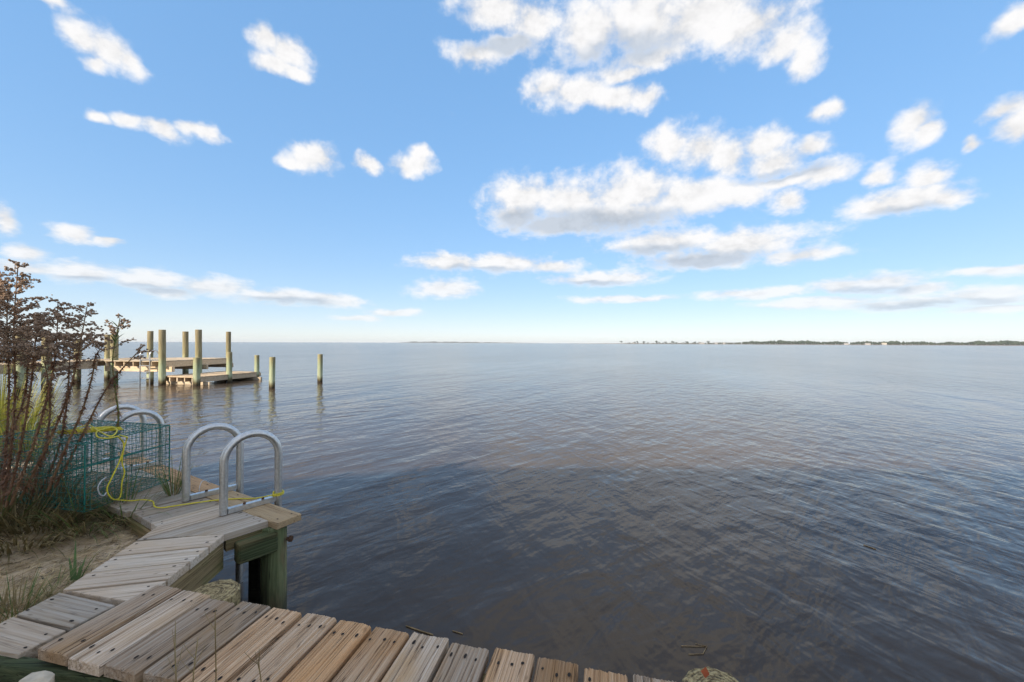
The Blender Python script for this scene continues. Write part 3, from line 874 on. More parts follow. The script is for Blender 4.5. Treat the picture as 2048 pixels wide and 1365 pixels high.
# yellow rope: hank on the lid, a loop down the side, a line across the planks to the ladder leg
rope = empty('yellow_rope', (tF.x, tF.y, TZ1))
tag(rope, 'yellow rope hank on the trap lid trailing across the planks to the ladder', 'rope')
R0 = Vector(rope.location)
ZR = TZ1 + 0.012
q = MB(); rr_ = random.Random(11)
e1, e2 = at(122, 869, ZR), at(238, 860, ZR)
hd = (e2 - e1); hn = Vector((-hd.y, hd.x, 0)).normalized()
for k in range(9):
    j = lambda s: Vector((rr_.uniform(-s, s), rr_.uniform(-s, s), 0))
    z = Vector((0, 0, 0.004 + 0.006 * (k % 4)))
    w_ = 0.014 + 0.008 * (k % 3)
    pts = [e1 + j(0.02) + z, e1 + hd * 0.3 + hn * w_ + z + j(0.006), e1 + hd * 0.7 + hn * w_ + z + j(0.008), e2 + j(0.03) + z,
           e1 + hd * 0.7 - hn * w_ + z + j(0.008), e1 + hd * 0.3 - hn * w_ + z + j(0.006)]
    pts = bez(pts + [pts[0]], 42)[:-1]
    q.tube([p - R0 for p in pts], 0.0042, 6, closed=True)
lp = [at(150, 858, ZR + .01), at(178, 851, ZR + .012), at(200, 864, ZR + .03), at(222, 873, ZR + .02), at(234, 862, ZR + .03), at(225, 856, ZR + .02), at(196, 862, ZR + .035), at(195, 874, ZR + .015), at(215, 877, ZR + .012), at(236, 873, ZR + .01)]
q.tube([p - R0 for p in bez(lp, 60)], 0.0042, 6)
q.build('hank', M_ROPE, rope)
q = MB(); xs = tR.x + 0.012
side = lambda px, py, o=0.0: atX(px, py, (-2.53 if px > 215 else -2.535) + o)
lp = [at(236, 873, ZR + .008), side(246, 885), side(247, 900, .004), side(238, 925), side(224, 955, .004), side(214, 978), side(220, 994), side(232, 1000, .01), side(241, 992), side(244, 965), side(249, 945, .004), side(244, 925), side(247, 900, .006), side(253, 880, .004), at(254, 875, ZR), at(240, 871, ZR)]
q.tube([p - R0 for p in bez(lp, 90)], 0.0042, 6)
q.build('hanging_loop', M_ROPE, rope)
q = MB(); zr = ZB + 0.008
lp = [side(233, 1000, .01), at(262, 1002, zr + .01), at(285, 1000, zr + .012), at(305, 1003, zr + .012), at(309, 1013, zr), at(322, 1016, zr), at(345, 1013, zr), at(385, 1007, zr), at(430, 1001, zr), at(470, 998, zr), at(510, 997, zr + 0.005), at(540, 997, zr + 0.015)]
lp[-1] = Vector((L1b.x, L1b.y, zr + 0.03)) + Vector((-0.03, -0.01, 0))
for i in range(14):
    t = i * 2 * math.pi / 6; lp.append(Vector((L1b.x + 0.031 * math.cos(math.pi + t), L1b.y + 0.031 * math.sin(math.pi + t), zr + 0.03 + 0.0016 * i)))
q.tube([p - R0 for p in bez(lp, 130)], 0.0040, 6)
q.build('line', M_ROPE, rope)
q = MB()
q.tube([p for p in bez([side(212, 955, .012), side(203, 962, .012), side(196, 975, .012), side(199, 988, .012), side(207, 992, .012), side(213, 985, .012)], 20)], 0.0035, 6)
tag(q.build('wire_ring', M_WHITE), 'grey open ring of wire hanging beside the yellow rope loop', 'ring')
print('near done')
# ------------------------------------------------------------------ far dock: upper landing with walkway, lower landing
ZU, ZW = 0.93, 0.34
def boards(q, o, ex, ey, lx, ly, z, th=0.04, pitch=0.145):
    """deck boards lying along ex, repeated along ey"""
    k = int(ly / pitch); ang = math.atan2(ex.y, ex.x)
    for i in range(k):
        c = o + ex * (lx / 2 + random.uniform(-0.012, 0.012)) + ey * ((i + 0.5) * pitch)
        q.box((c.x, c.y, z - th / 2 + random.uniform(-0.004, 0.004)), (lx, pitch - 0.012, th), ang)
ux, uy = Vector((0.995, -0.10, 0)), Vector((0.10, 0.995, 0))
up_root = empty('upper_dock', (-13.9, 15.85, 0)); U0 = Vector(up_root.location)
tag(up_root, 'higher landing and walkway of the distant wooden dock with tall pilings', 'dock')
def part(root, name, fn, mat, kind=None):
    q = MB(); fn(q)
    o0 = Vector(root.location)
    q.v = [v - o0 for v in q.v]
    return q.build(name, mat, root, kind=kind)
K = Vector((-13.9, 15.85, 0)); PW, PL = 2.70, 3.45
fl = K - ux * PW
part(up_root, 'decking', lambda q: boards(q, fl, ux, uy, PW, PL, ZU), M_FARWOOD, 'stuff')
wx, wy = Vector((1, 0, 0)), Vector((0, 1, 0))
def walkway(q): boards(q, Vector((-18.05, 4.6, 0)), wx, wy, 1.50, 14.6, ZU)
part(up_root, 'walkway_decking', walkway, M_FARWOOD, 'stuff')
def seg(a, b, z0, z1, w=0.05):
    a, b = Vector((a.x, a.y, (z0 + z1) / 2)), Vector((b.x, b.y, (z0 + z1) / 2))
    return lambda q: q.bar(a, b, w, z1 - z0)
ZJ = ZU - 0.045
part(up_root, 'rim_board', seg(K - ux * 0.03 + uy * 0.02, K - ux * 0.03 + uy * PL, ZJ - 0.22, ZJ), M_FARWOOD)
part(up_root, 'rim_board', seg(fl + uy * PL, K + uy * PL, ZJ - 0.22, ZJ), M_FARWOOD)
part(up_root, 'rim_board', seg(Vector((-16.58, 4.6, 0)), Vector((-16.58, 15.9, 0)), ZJ - 0.26, ZJ), M_FARWOOD)
part(up_root, 'rim_board', seg(Vector((-18.0, 4.6, 0)), Vector((-18.0, 19.2, 0)), ZJ - 0.26, ZJ), M_FARWOOD)
for i in range(7):
    a = fl + ux * (0.12 + i * 0.41) + uy * 0.03
    part(up_root, 'joist', seg(a, a + uy * (PL - 0.1), ZJ - 0.19, ZJ, 0.045), M_FARWOOD)
for off in (0.22, 1.8, 3.2):
    a = fl + uy * off - ux * 0.1
    part(up_root, 'cross_beam', seg(a, a + ux * (PW + 0.35), ZJ - 0.40, ZJ - 0.195, 0.09), M_FARWOOD)
def pile_px(px, Y, ztop, r, root, seed, lean=(0, 0), name='piling'):
    p = atY(px, 690, Y)
    o = piling(name, (p.x, p.y), r, -1.3, ztop, M_PILE, lean=lean, seed=seed, taper=0.95)
    if root:
        o.parent = root; o.location = Vector((p.x, p.y, 0)) - Vector(root.location)
    return o
for i, (px, Y, zt, r) in enumerate([(325.5, 15.68, 2.16, 0.115), (398.5, 17.35, 2.22, 0.125), (457.5, 19.2, 2.18, 0.108), (372, 19.55, 2.19, 0.122), (300, 20.0, 2.22, 0.125),
                                    (228, 16.35, 1.97, 0.128), (216, 17.8, 2.0, 0.115), (153, 16.5, 1.80, 0.12), (94, 14.0, 1.88, 0.135), (43, 13.25, 2.0, 0.135), (300, 16.05, ZJ - 0.4, 0.115)]):
    pile_px(px, Y, zt, r, up_root, 20 + i, (random.uniform(-0.014, 0.014), random.uniform(-0.01, 0.01)))
low_root = empty('lower_dock', (-12.2, 15.4, 0))
tag(low_root, 'low landing beside the distant dock, just above the water', 'dock')
lx_, ly_ = Vector((0.98, -0.199, 0)), Vector((0.199, 0.98, 0))
K2 = Vector((-12.12, 15.42, 0)); LW, LL = 1.85, 2.95
fl2 = K2 - lx_ * LW
part(low_root, 'decking', lambda q: boards(q, fl2, lx_, ly_, LW, LL, ZW), M_FARWOOD, 'stuff')
ZK = ZW - 0.045
part(low_root, 'rim_board', seg(K2 - lx_ * 0.03, K2 - lx_ * 0.03 + ly_ * LL, ZK - 0.17, ZK), M_FARWOOD)
part(low_root, 'rim_board', seg(fl2 + lx_ * 0.03, fl2 + lx_ * 0.03 + ly_ * LL, ZK - 0.17, ZK), M_FARWOOD)
for i in range(1, 5):
    a = fl2 + lx_ * (0.05 + i * 0.36) + ly_ * 0.03
    part(low_root, 'joist', seg(a, a + ly_ * (LL - 0.06), ZK - 0.17, ZK, 0.045), M_FARWOOD)
part(low_root, 'cross_beam', seg(fl2 + ly_ * 0.28 - lx_ * 0.3, K2 + ly_ * 0.28 + lx_ * 0.22, ZK - 0.40, ZK - 0.175, 0.09), M_FARWOOD)
part(low_root, 'cross_beam', seg(fl2 + ly_ * 2.6 - lx_ * 0.3, K2 + ly_ * 2.6 + lx_ * 0.35, ZK - 0.36, ZK - 0.175, 0.09), M_FARWOOD)
for i, (px, Y, zt, r) in enumerate([(394, 15.42, 1.08, 0.118), (459, 16.75, 1.26, 0.108), (514, 18.15, 1.09, 0.10)]):
    pile_px(px, Y, zt, r, low_root, 50 + i)
tag(pile_px(543.5, 14.6, 1.14, 0.103, None, 60, (0.012, 0), 'mooring_piling'), 'lone mooring piling in the water just right of the low landing', 'piling', 'free-standing mooring pilings')
tag(pile_px(640, 16.9, 1.18, 0.105, None, 61, (0.004, 0), 'mooring_piling'), 'lone mooring piling farthest right of the distant dock', 'piling', 'free-standing mooring pilings')
# swim ladder on the front of the upper landing
fo = K + uy * 0.0
fa = atY(282, 700, 15.95); fb = atY(303, 700, 15.95)
far_l = ladder('dock_ladder', Vector((fa.x + 0.03, 16.28, 0)), Vector((fa.x, 15.92, 0)), Vector((fb.x + 0.03, 16.24, 0)), Vector((fb.x, 15.88, 0)),
               'small swim ladder hanging on the front of the distant dock', ZU + 0.003, 0.41, 1.15, 0.020)

# ------------------------------------------------------------------ far shores
M_SHORE = simple('marsh_shore', (0.17, 0.125, 0.085), 0.95, 0, 0.3, 0.2, 0, 0.1)
M_TREE = simple('dark_pine_foliage', (0.035, 0.05, 0.028), 0.9, 0, 0.45, 0.25, 0, 0.1)
M_TRUNK = simple('pine_bark', (0.08, 0.055, 0.04), 0.9, 0, 0.3, 2, 0, 0.1)
M_HWHITE = simple('white_house_wall', (0.42, 0.40, 0.38), 0.8, 0, 0.1, 1, 0, 0.2)
M_HROOF = simple('grey_house_roof', (0.28, 0.26, 0.25), 0.9, 0, 0.2, 1, 0, 0.1)
M_HTAN = simple('tan_house_roof', (0.52, 0.45, 0.34), 0.9, 0, 0.2, 1, 0, 0.1)
M_PANE = simple('dark_window', (0.03, 0.035, 0.04), 0.2, 0, 0.2, 1)
def dirpx(px): return Vector(((px - 1024) / F_PX, 1.0, 0))
def shore_pt(px, D): d = dirpx(px); return d * D
def interp(tab, x):
    for (a, fa_), (b, fb_) in zip(tab[:-1], tab[1:]):
        if a <= x <= b: return fa_ + (fb_ - fa_) * (x - a) / (b - a)
    return tab[0][1] if x < tab[0][0] else tab[-1][1]
SHORE = [(1130, 1350), (1240, 1250), (1400, 1000), (1700, 820), (2048, 720), (2600, 680)]
def land(name, xs, tab, depth, hgt, label):
    q = MB(); rows = []
    for i, px in enumerate(xs):
        D = interp(tab, px); e = min(1, (i + 0.3) / 6)
        pts = []
        for f, h in ((0, -0.3), (0.06, 0.45), (0.3, 1.0), (0.8, 1.0), (1.0, -0.3)):
            p = shore_pt(px, D + depth * f * (0.25 + 0.75 * e)); p.z = hgt * h * (e if h > 0 else 1) * (1 + random.uniform(-0.15, 0.15)); pts.append(p)
        rows.append(pts)
    q.v = [p for r in rows for p in r]
    q.f = [(i*5 + j, (i+1)*5 + j, (i+1)*5 + j + 1, i*5 + j + 1) for i in range(len(rows) - 1) for j in range(4)]
    q.smooth = [True] * len(q.f)
    o = q.build(name, M_SHORE); recalc(o)
    return tag(o, label, 'shore', kind='structure')
land('far_shore', [1130 + 20 * i for i in range(74)], SHORE, 160, 1.3, 'low brown far shore across the water on the right')
ISLE = [(795, 3500), (1100, 3500)]
land('far_island', [797 + 10 * i for i in range(29)], ISLE, 300, 2.0, 'faint low island on the horizon left of centre')
def lump(q, c, rx, rz, rs):
    """uneven little crown of facets"""
    bm = bmesh.new(); bmesh.ops.create_icosphere(bm, subdivisions=1, radius=1.0)
    vs = []
    for v in bm.verts:
        s = rs.uniform(0.72, 1.25); vs.append(Vector((c[0] + v.co.x * rx * s, c[1] + v.co.y * rx * s, c[2] + v.co.z * rz * s)))
    bm.verts.index_update()
    q.add(vs, [tuple(v.index for v in f.verts) for f in bm.faces]); bm.free()
rs = random.Random(3)
q = MB()
px = 1250.0
while px < 2600:
    D = interp(SHORE, px)
    base = 5.4 + 1.6 * math.sin(px * 0.021) * math.sin(px * 0.0083 + 1) + 0.8 * math.sin(px * 0.11)
    if px < 1500: base *= 0.36 + 0.5 * max(0, (px - 1400) / 100)
    for row in range(3):
        p = shore_pt(px + rs.uniform(-3, 3), D + 25 + row * 22); h = base * rs.uniform(0.75, 1.15) + row * 0.5
        lump(q, (p.x, p.y, 0.8 + h * 0.55), h * 0.38, h * 0.52, rs)
        if rs.random() < 0.5: lump(q, (p.x + rs.uniform(-2, 2), p.y, 0.8 + h * 0.85), h * 0.2, h * 0.28, rs)
    px += rs.uniform(2.0, 3.6)
tag(q.build('far_woods', M_TREE), 'dark line of woods along the far right shore', 'woods', kind='stuff')
q = MB(); px = 799.0
while px < 1060:
    f = math.sin(max(0, min(1, (px - 797) / 40)) * math.pi / 2) * (1 - max(0, px - 900) / 175)
    h = max(1.0, 12.0 * f * (0.75 + 0.3 * math.sin(px * 0.23) * math.sin(px * 0.07)))
    p = shore_pt(px, 3500 + 60 + rs.uniform(0, 120)); lump(q, (p.x, p.y, 1.5 + h * 0.45), max(9, h), h * 0.55, rs)
    px += 1.7
tag(q.build('island_woods', M_TREE), 'hazy tree line on the low island near the horizon', 'woods', kind='stuff')
def far_tree(px, h, label, group):
    D = interp(SHORE, px) + 28; p = shore_pt(px, D)
    root = tag(empty('shore_tree', (p.x, p.y, 0.9)), label, 'tree', group)
    q = MB(); q.tube([(0, 0, -0.6), (0.1, 0, h * 0.4), (0, 0.1, h * 0.75)], [0.25, 0.18, 0.08], 6); q.build('trunk', M_TRUNK, root)
    q = MB()
    for _ in range(9): lump(q, (rs.uniform(-1, 1) * h * 0.42, rs.uniform(-1, 1) * h * 0.4, h * rs.uniform(0.28, 0.92)), h * rs.uniform(0.17, 0.27), h * rs.uniform(0.12, 0.20), rs)
    q.build('crown', M_TREE, root)
ORD = ['first', 'second', 'third', 'fourth', 'fifth', 'sixth', 'seventh', 'eighth', 'ninth', 'tenth', 'eleventh', 'twelfth', 'thirteenth', 'fourteenth', 'fifteenth', 'sixteenth']
TP = [1242, 1259, 1270, 1275, 1288, 1296, 1313, 1318, 1331, 1346, 1353, 1366, 1374, 1390, 1399, 1416]
for i, px in enumerate(TP):
    far_tree(px, 1.25 * [6.5, 3.4, 4.6, 6.0, 5.5, 3.8, 6.4, 4.4, 5.0, 6.2, 4.2, 3.6, 6.0, 5.2, 4.4, 5.8][i],
             'leftmost lone tree on the bare tip of the far shore' if i == 0 else ORD[i] + ' small tree from the lone tip tree on the far shore', 'scattered trees on the far shore')
def far_house(px, D, w, dpt, h, roof, label):
    p = shore_pt(px, D)
    root = tag(empty('far_house', (p.x, p.y, 1.0), math.atan2(-p.x, p.y) * 0.6), label, 'house', 'houses on the far shore')
    q = MB(); q.box((0, 0, h / 2 - 0.4), (w, dpt, h + 0.8)); q.build('wall', M_HWHITE, root)
    q = MB(); e = 0.4
    vs = [(-w/2 - e, -dpt/2 - e, h), (w/2 + e, -dpt/2 - e, h), (w/2 + e, dpt/2 + e, h), (-w/2 - e, dpt/2 + e, h), (-w/2 - e, 0, h + dpt * 0.32), (w/2 + e, 0, h + dpt * 0.32)]
    q.add(vs, [(0, 1, 5, 4), (2, 3, 4, 5), (1, 2, 5), (3, 0, 4), (3, 2, 1, 0)]); q.build('roof', roof, root)
    for x in (-w * 0.3, 0.0, w * 0.3):
        q = MB(); q.box((x, -dpt / 2 - 0.02, h * 0.55), (w * 0.12, 0.06, h * 0.35)); q.build('window', M_PANE, root)
far_house(1268, 1235, 7, 5, 2.2, M_HROOF, 'white house between the first scattered trees of the far shore')
far_house(1403, 1005, 10, 5, 1.8, M_HROOF, 'long white house at the left end of the woods')
far_house(1432, 985, 6, 5, 1.8, M_HROOF, 'smaller white house just right of the long white one')
far_house(1448, 975, 5, 4, 2.2, M_HROOF, 'white house where the closed woods begin')
far_house(1692, 830, 7, 5, 1.5, M_HROOF, 'low grey-roofed house before the middle of the woods')
far_house(1735, 815, 8, 5, 1.6, M_HROOF, 'low grey-roofed house left of the tan-roofed one')
far_house(1768, 805, 7, 5, 1.8, M_HTAN, 'tan-roofed house standing brightest before the woods')

# ------------------------------------------------------------------ unseen house, added behind the viewer to cast shade over the bulkhead
M_SIDING = simple('pale_siding', (0.55, 0.54, 0.50), 0.8, 0, 0.08, 3, 0, 0.2)
hr = empty('shade_house', (-7.4, -8.0, 0.55)); tag(hr, 'pale two-storey house added behind the viewer to shade the bulkhead', 'house')
HW, HD, HE, HR = 6.8, 6.0, 5.9, 8.4
q = MB()
q.box((0, 0, HE / 2), (HW, HD, HE))
q.add([(-HW/2, -HD/2, HE), (-HW/2, HD/2, HE), (-HW/2, 0, HR), (HW/2, -HD/2, HE), (HW/2, HD/2, HE), (HW/2, 0, HR)], [(0, 1, 2), (5, 4, 3)])
q.build('wall', M_SIDING, hr)
q = MB()
for sgn in (-1, 1):
    a = Vector((0, sgn * (HD/2 + 0.45), HE - 0.38)); b = Vector((0, -0.02 * sgn, HR + 0.02))
    n_ = Vector((0, sgn * (HR - HE), HD / 2)).normalized() * 0.12
    vs = [Vector((x, p.y, p.z)) + k for k in (Vector(), n_) for p in (a, b) for x in (-HW/2 - 0.4, HW/2 + 0.4)]
    q.add(vs, [(0, 1, 3, 2), (4, 6, 7, 5), (0, 4, 5, 1), (2, 3, 7, 6), (0, 2, 6, 4), (1, 5, 7, 3)])
q.build('roof', M_HROOF, hr)
for z in (1.5, 4.2):
    for x in (-2.2, 0.0, 2.2):
        if z == 1.5 and x == 0.0:
            q = MB(); q.box((x, HD / 2 + 0.03, 1.05), (0.95, 0.08, 2.1)); q.build('door', M_HWHITE, hr); continue
        q = MB(); q.box((x, HD / 2 + 0.02, z), (1.0, 0.06, 1.3)); wn = q.build('window', M_PANE, hr)
        q = MB()
        for dx, dz, sx, sz in ((-0.53, 0, 0.07, 1.4), (0.53, 0, 0.07, 1.4), (0, 0.68, 1.13, 0.07), (0, -0.68, 1.13, 0.07)): q.box((x + dx, HD / 2 + 0.05, z + dz), (sx, 0.07, sz))
        q.build('frame', M_HWHITE, wn)

# ------------------------------------------------------------------ weeds and grass
def leaf_blade(q, p, d, L, w, rs, droop=0.5, segs=5):
    d = d.normalized(); side = d.cross(Vector((0, 0, 1)))
    side = side.normalized() if side.length > 1e-4 else Vector((1, 0, 0))
    a = rs.uniform(0, 6.28); side = (side * math.cos(a * 0.15) + Vector((0, 0, 1)).cross(side) * 0).normalized()
    pts = []; cur = Vector(p); dr = Vector(d)
    for i in range(segs + 1):
        pts.append(cur.copy()); cur += dr * (L / segs); dr = (dr + Vector((0, 0, -droop / segs)) * (0.4 + i * 0.35)).normalized()
    q.blade(pts, w, side)
def tuft(name, c, n_, L, w, mat, label, spread=0.06, up=1.0, lean=Vector((0, 0, 0)), droop=0.7, seed=0, group=None, second=None, frac=0.3):
    rs = random.Random(seed)
    root = empty(name, c); tag(root, label, 'grass', group)
    for mt, cnt, nm in ((mat, int(n_ * (1 - (frac if second else 0))), 'blades'), (second, int(n_ * frac), 'dry_blades')):
        if not mt or not cnt: continue
        q = MB()
        for _ in range(cnt):
            a = rs.uniform(0, 2 * math.pi); r = spread * math.sqrt(rs.random())
            d = Vector((math.cos(a) * 0.55, math.sin(a) * 0.55, up * rs.uniform(0.5, 1.4))) + lean * rs.uniform(0.4, 1.3)
            leaf_blade(q, (r * math.cos(a), r * math.sin(a), -0.02), d, L * rs.uniform(0.45, 1.1), w * rs.uniform(0.6, 1.3), rs, droop * rs.uniform(0.5, 1.6))
        q.build(nm, mt, root, kind='stuff')
    return root
def gp_(px, py, z=None):
    p = at(px, py, 0.6)
    return (p.x, p.y, ground_z(p.x, p.y) if z is None else z)
LN = Vector((0.6, -0.15, 0))
tuft('grass_tuft', gp_(345, 1006, ZB + 0.0), 42, 0.30, 0.0035, M_GRASS, 'green grass tuft growing through the planks by the yellow rope', 0.035, 1.6, Vector((-0.15, 0, 0)), 0.35, 1, second=M_GRASSDRY)
tuft('grass_tuft', gp_(250, 1030), 100, 0.42, 0.0032, M_GRASS, 'arching green grass below the trap, drooping over the sand', 0.10, 0.8, Vector((0.25, -0.2, 0)), 0.9, 2, second=M_GRASSDRY)
tuft('grass_tuft', gp_(185, 1045), 110, 0.42, 0.0032, M_GRASS, 'green and tan grass in front of the trap corner', 0.13, 0.7, Vector((0.5, -0.2, 0)), 0.9, 3, second=M_GRASSDRY, frac=0.5)
tuft('grass_mound', gp_(110, 1035), 380, 0.36, 0.0035, M_GRASSDARK, 'dark dead grass mound at the foot of the tall weeds', 0.22, 0.7, LN * 0.6, 0.9, 4, second=M_GRASSDRY, frac=0.2)
tuft('grass_mound', gp_(50, 1070), 380, 0.34, 0.0035, M_GRASSDARK, 'dark thatch of grass in front of the weed stems', 0.24, 0.6, LN * 0.5, 1.0, 5, second=M_GRASSDRY, frac=0.25)
tuft('grass_mound', gp_(-10, 1040), 380, 0.42, 0.004, M_GRASSDARK, 'dark grass mound cut by the left picture edge', 0.28, 0.8, LN * 0.3, 0.8, 6, second=M_GRASS, frac=0.35)
tuft('grass_mound', gp_(30, 990), 220, 0.40, 0.004, M_GRASS, 'green grass among the weed stems left of the trap', 0.25, 1.0, LN * 0.3, 0.7, 7, second=M_GRASSDARK, frac=0.4)
c = at(-5, 905, 0.6)
tuft('grass_clump', (c.x, c.y, 0.6), 420, 0.95, 0.0045, M_GRASSYEL, 'tall yellow-green grass clump behind the weeds at left edge', 0.28, 1.9, Vector((0.1, 0, 0)), 0.35, 8, second=M_GRASSDRY, frac=0.15)
c = at(45, 920, 0.6)
tuft('grass_clump', (c.x, c.y, 0.6), 220, 0.62, 0.004, M_GRASSYEL, 'shorter yellow-green grass between trap and weeds', 0.2, 1.5, Vector((0.1, 0, 0)), 0.5, 9, second=M_GRASS, frac=0.4)
tuft('grass_sprout', gp_(148, 1156), 5, 0.24, 0.007, M_GRASS, 'broad-bladed green sprout alone on the sand by the planks', 0.01, 1.0, Vector((-0.35, 0, 0)), 0.5, 16)
tuft('grass_tuft', gp_(45, 1205), 110, 0.20, 0.0022, M_GRASSDRY, 'dry straw-coloured tuft beside the lowest walkway planks', 0.08, 1.0, Vector((0.2, 0.1, 0)), 0.6, 11, second=M_GRASS, frac=0.35)
tuft('grass_tuft', gp_(5, 1225), 110, 0.18, 0.0022, M_GRASSDRY, 'dry tuft against the walkway at the left picture edge', 0.08, 0.8, Vector((0.2, 0.1, 0)), 0.6, 12, second=M_GRASS, frac=0.3)
tuft('grass_tuft', gp_(110, 1165), 40, 0.13, 0.002, M_GRASS, 'small thin green tuft on the sand near the broad-bladed sprout', 0.06, 1.0, Vector((0.1, 0, 0)), 0.5, 13, second=M_GRASSDRY)
# straw litter on the sand
M_STRAWPALE = simple('pale_straw', (0.52, 0.40, 0.22), 0.8, 0, 0.35, 14)
for nm, mt, cnt, lab, w0, w1, sd_ in (('straw_litter', M_STRAW, 6500, 'loose brown straw scattered over the sand', 0.0010, 0.0026, 21),
                                 ('pale_straw_litter', M_STRAWPALE, 3800, 'pale dry straw strewn over the sand', 0.0010, 0.0024, 22),
                                 ('twig_litter', M_DARKWOOD, 700, 'small dark twigs and debris on the sand', 0.0015, 0.0045, 23)):
    q = MB(); rs = random.Random(sd_)
    for _ in range(cnt):
        x, y = rs.uniform(-3.6, -1.7), rs.uniform(1.15, 2.75)
        if not inside(x, y) or any(inside(x, y, P) for P in _under): continue
        a = rs.gauss(0.75, 0.7); L = rs.uniform(0.02, 0.12) * (0.5 if nm == 'twig_litter' else 1); z = ground_z(x, y) + rs.uniform(0.002, 0.012)
        d = Vector((math.cos(a), math.sin(a), 0)) * L; s_ = Vector((-d.y, d.x, 0)).normalized() * rs.uniform(w0, w1)
        p = Vector((x, y, z)); t = Vector((0, 0, rs.uniform(-0.004, 0.014))); md = p + d * 0.5 + s_ * rs.uniform(-3, 3) + t
        q.add([p - s_, p + s_, md + s_ * 0.8, md - s_ * 0.8, p + d + s_ * 0.3 + t * 0.3, p + d - s_ * 0.3 + t * 0.3], [(0, 1, 2, 3), (3, 2, 4, 5)])
    tag(q.build(nm, mt), lab, 'straw', kind='stuff')

# seaside goldenrod gone to seed
def goldenrod(pts, depth, label, panicle=0.3, leafy=1.0, green=False, seed=0, bushy=1.0, side=0):
    rs = random.Random(seed)
    P = bez([atY(px, py, depth + k * 0.04) for k, (px, py) in enumerate(pts)], 36)
    base = P[0]; root = empty('goldenrod', base); tag(root, label, 'weed', 'goldenrod gone to seed at the left edge')
    loc = [p - base for p in P]; n_ = len(loc)
    q = MB(); q.tube(loc, [0.0070 - 0.0048 * i / n_ for i in range(n_)], 6); q.build('stem', M_STEMGREEN if green else M_STEM, root)
    total = sum((loc[i+1] - loc[i]).length for i in range(n_ - 1))
    def on(t):
        i = min(n_ - 2, int(t * (n_ - 1))); f = t * (n_ - 1) - i
        return loc[i] * (1 - f) + loc[i+1] * f
    q = MB(); cnt = int(total * 380 * leafy)
    for _ in range(cnt):
        t = rs.uniform(0.04, 1 - panicle * 0.8); p = on(t); a = rs.uniform(0, 6.28)
        d = Vector((math.cos(a), math.sin(a), rs.uniform(-0.7, 0.5)))
        leaf_blade(q, p, d, rs.uniform(0.018, 0.055), rs.uniform(0.0024, 0.006), rs, rs.uniform(0.5, 2.4), 3)
    if cnt: q.build('withered_leaves', M_DEADLEAF, root, kind='stuff')
    if green:
        q = MB()
        for _ in range(26):
            p = on(rs.uniform(0.35, 0.95)); a = rs.uniform(0, 6.28)
            leaf_blade(q, p, Vector((math.cos(a), math.sin(a), 0.9)), rs.uniform(0.05, 0.10), 0.006, rs, 0.7, 4)
        q.build('green_leaves', M_GRASS, root, kind='stuff')
    tw, sd = MB(), MB()
    nb = int(17 * bushy * (panicle / 0.3))
    for b in range(nb):
        t = 1 - panicle * (b / nb) ** 0.9; p = on(min(0.999, t)); a = rs.uniform(0, 6.28)
        L = (0.035 + 0.13 * min(1, (b / nb) * 1.6)) * rs.uniform(0.6, 1.2) * (0.6 + 0.4 * bushy)
        d = Vector((math.cos(a) + 0.25 * side, math.sin(a), rs.uniform(0.5, 1.3))).normalized(); pts2 = [p.copy()]; cur = p.copy()
        for k in range(6):
            cur = cur + d * (L / 6); d = (d + Vector((0, 0, -0.16)) + Vector((rs.uniform(-.15, .15), rs.uniform(-.15, .15), 0))).normalized(); pts2.append(cur.copy())
        tw.tube(pts2, [0.0016] * 6 + [0.001], 4)
        for k in range(int(10 + L * 135)):
            f = rs.uniform(0.25, 1.0) * 6; i = min(5, int(f)); c = pts2[i].lerp(pts2[i+1], f - i)
            c = c + Vector((rs.gauss(0, 1), rs.gauss(0, 1), rs.gauss(0, 1) + 0.6)) * 0.006
            r = rs.uniform(0.0038, 0.0082)
            ax = [Vector((rs.uniform(-1, 1), rs.uniform(-1, 1), rs.uniform(-1, 1))).normalized() for _ in range(1)][0]
            o_ = ax.orthogonal().normalized(); w_ = ax.cross(o_)
            vs = [c + ax * r * 1.5, c - ax * r * 0.9, c + o_ * r, c + w_ * r, c - o_ * r, c - w_ * r]
            sd.add(vs, [(0, 2, 3), (0, 3, 4), (0, 4, 5), (0, 5, 2), (1, 3, 2), (1, 4, 3), (1, 5, 4), (1, 2, 5)])
    h = tw.build('flower_branches', M_STEM, root)
    sd.build('seed_heads', M_SEED, h, kind='stuff')
goldenrod([(5, 1010), (22, 900), (30, 780), (28, 650), (36, 530)], 2.35, 'tallest seeded goldenrod, its dark plume near the left edge', 0.42, 1.0, seed=1, bushy=1.9)
goldenrod([(0, 1012), (12, 900), (18, 770), (14, 660), (16, 560)], 2.42, 'full-plumed goldenrod just left of the tallest stem', 0.42, 1.0, seed=12, bushy=1.9)
goldenrod([(-30, 1000), (-20, 850), (-5, 690), (2, 548)], 2.45, 'seeded goldenrod half cut off by the left picture edge', 0.45, 0.8, seed=2, bushy=1.8)
goldenrod([(12, 1015), (40, 900), (62, 770), (70, 690), (78, 632)], 2.3, 'bushy seeded goldenrod leaning just right of the tallest one', 0.38, 1.1, seed=3, bushy=1.5)
goldenrod([(22, 1010), (70, 880), (98, 780), (112, 700), (116, 606)], 2.3, 'flat-topped seeded goldenrod in the middle of the group', 0.28, 1.3, seed=4, bushy=1.3, side=-0.5)
goldenrod([(40, 1000), (100, 880), (140, 780), (158, 700), (174, 614)], 2.35, 'round-headed seeded goldenrod right of the flat-topped one', 0.34, 1.3, seed=5, bushy=1.5)
goldenrod([(95, 985), (130, 900), (165, 820), (185, 750), (192, 712), (208, 690)], 2.4, 'drooping thin goldenrod whose tip nods right', 0.2, 1.2, seed=6, bushy=0.6, side=1)
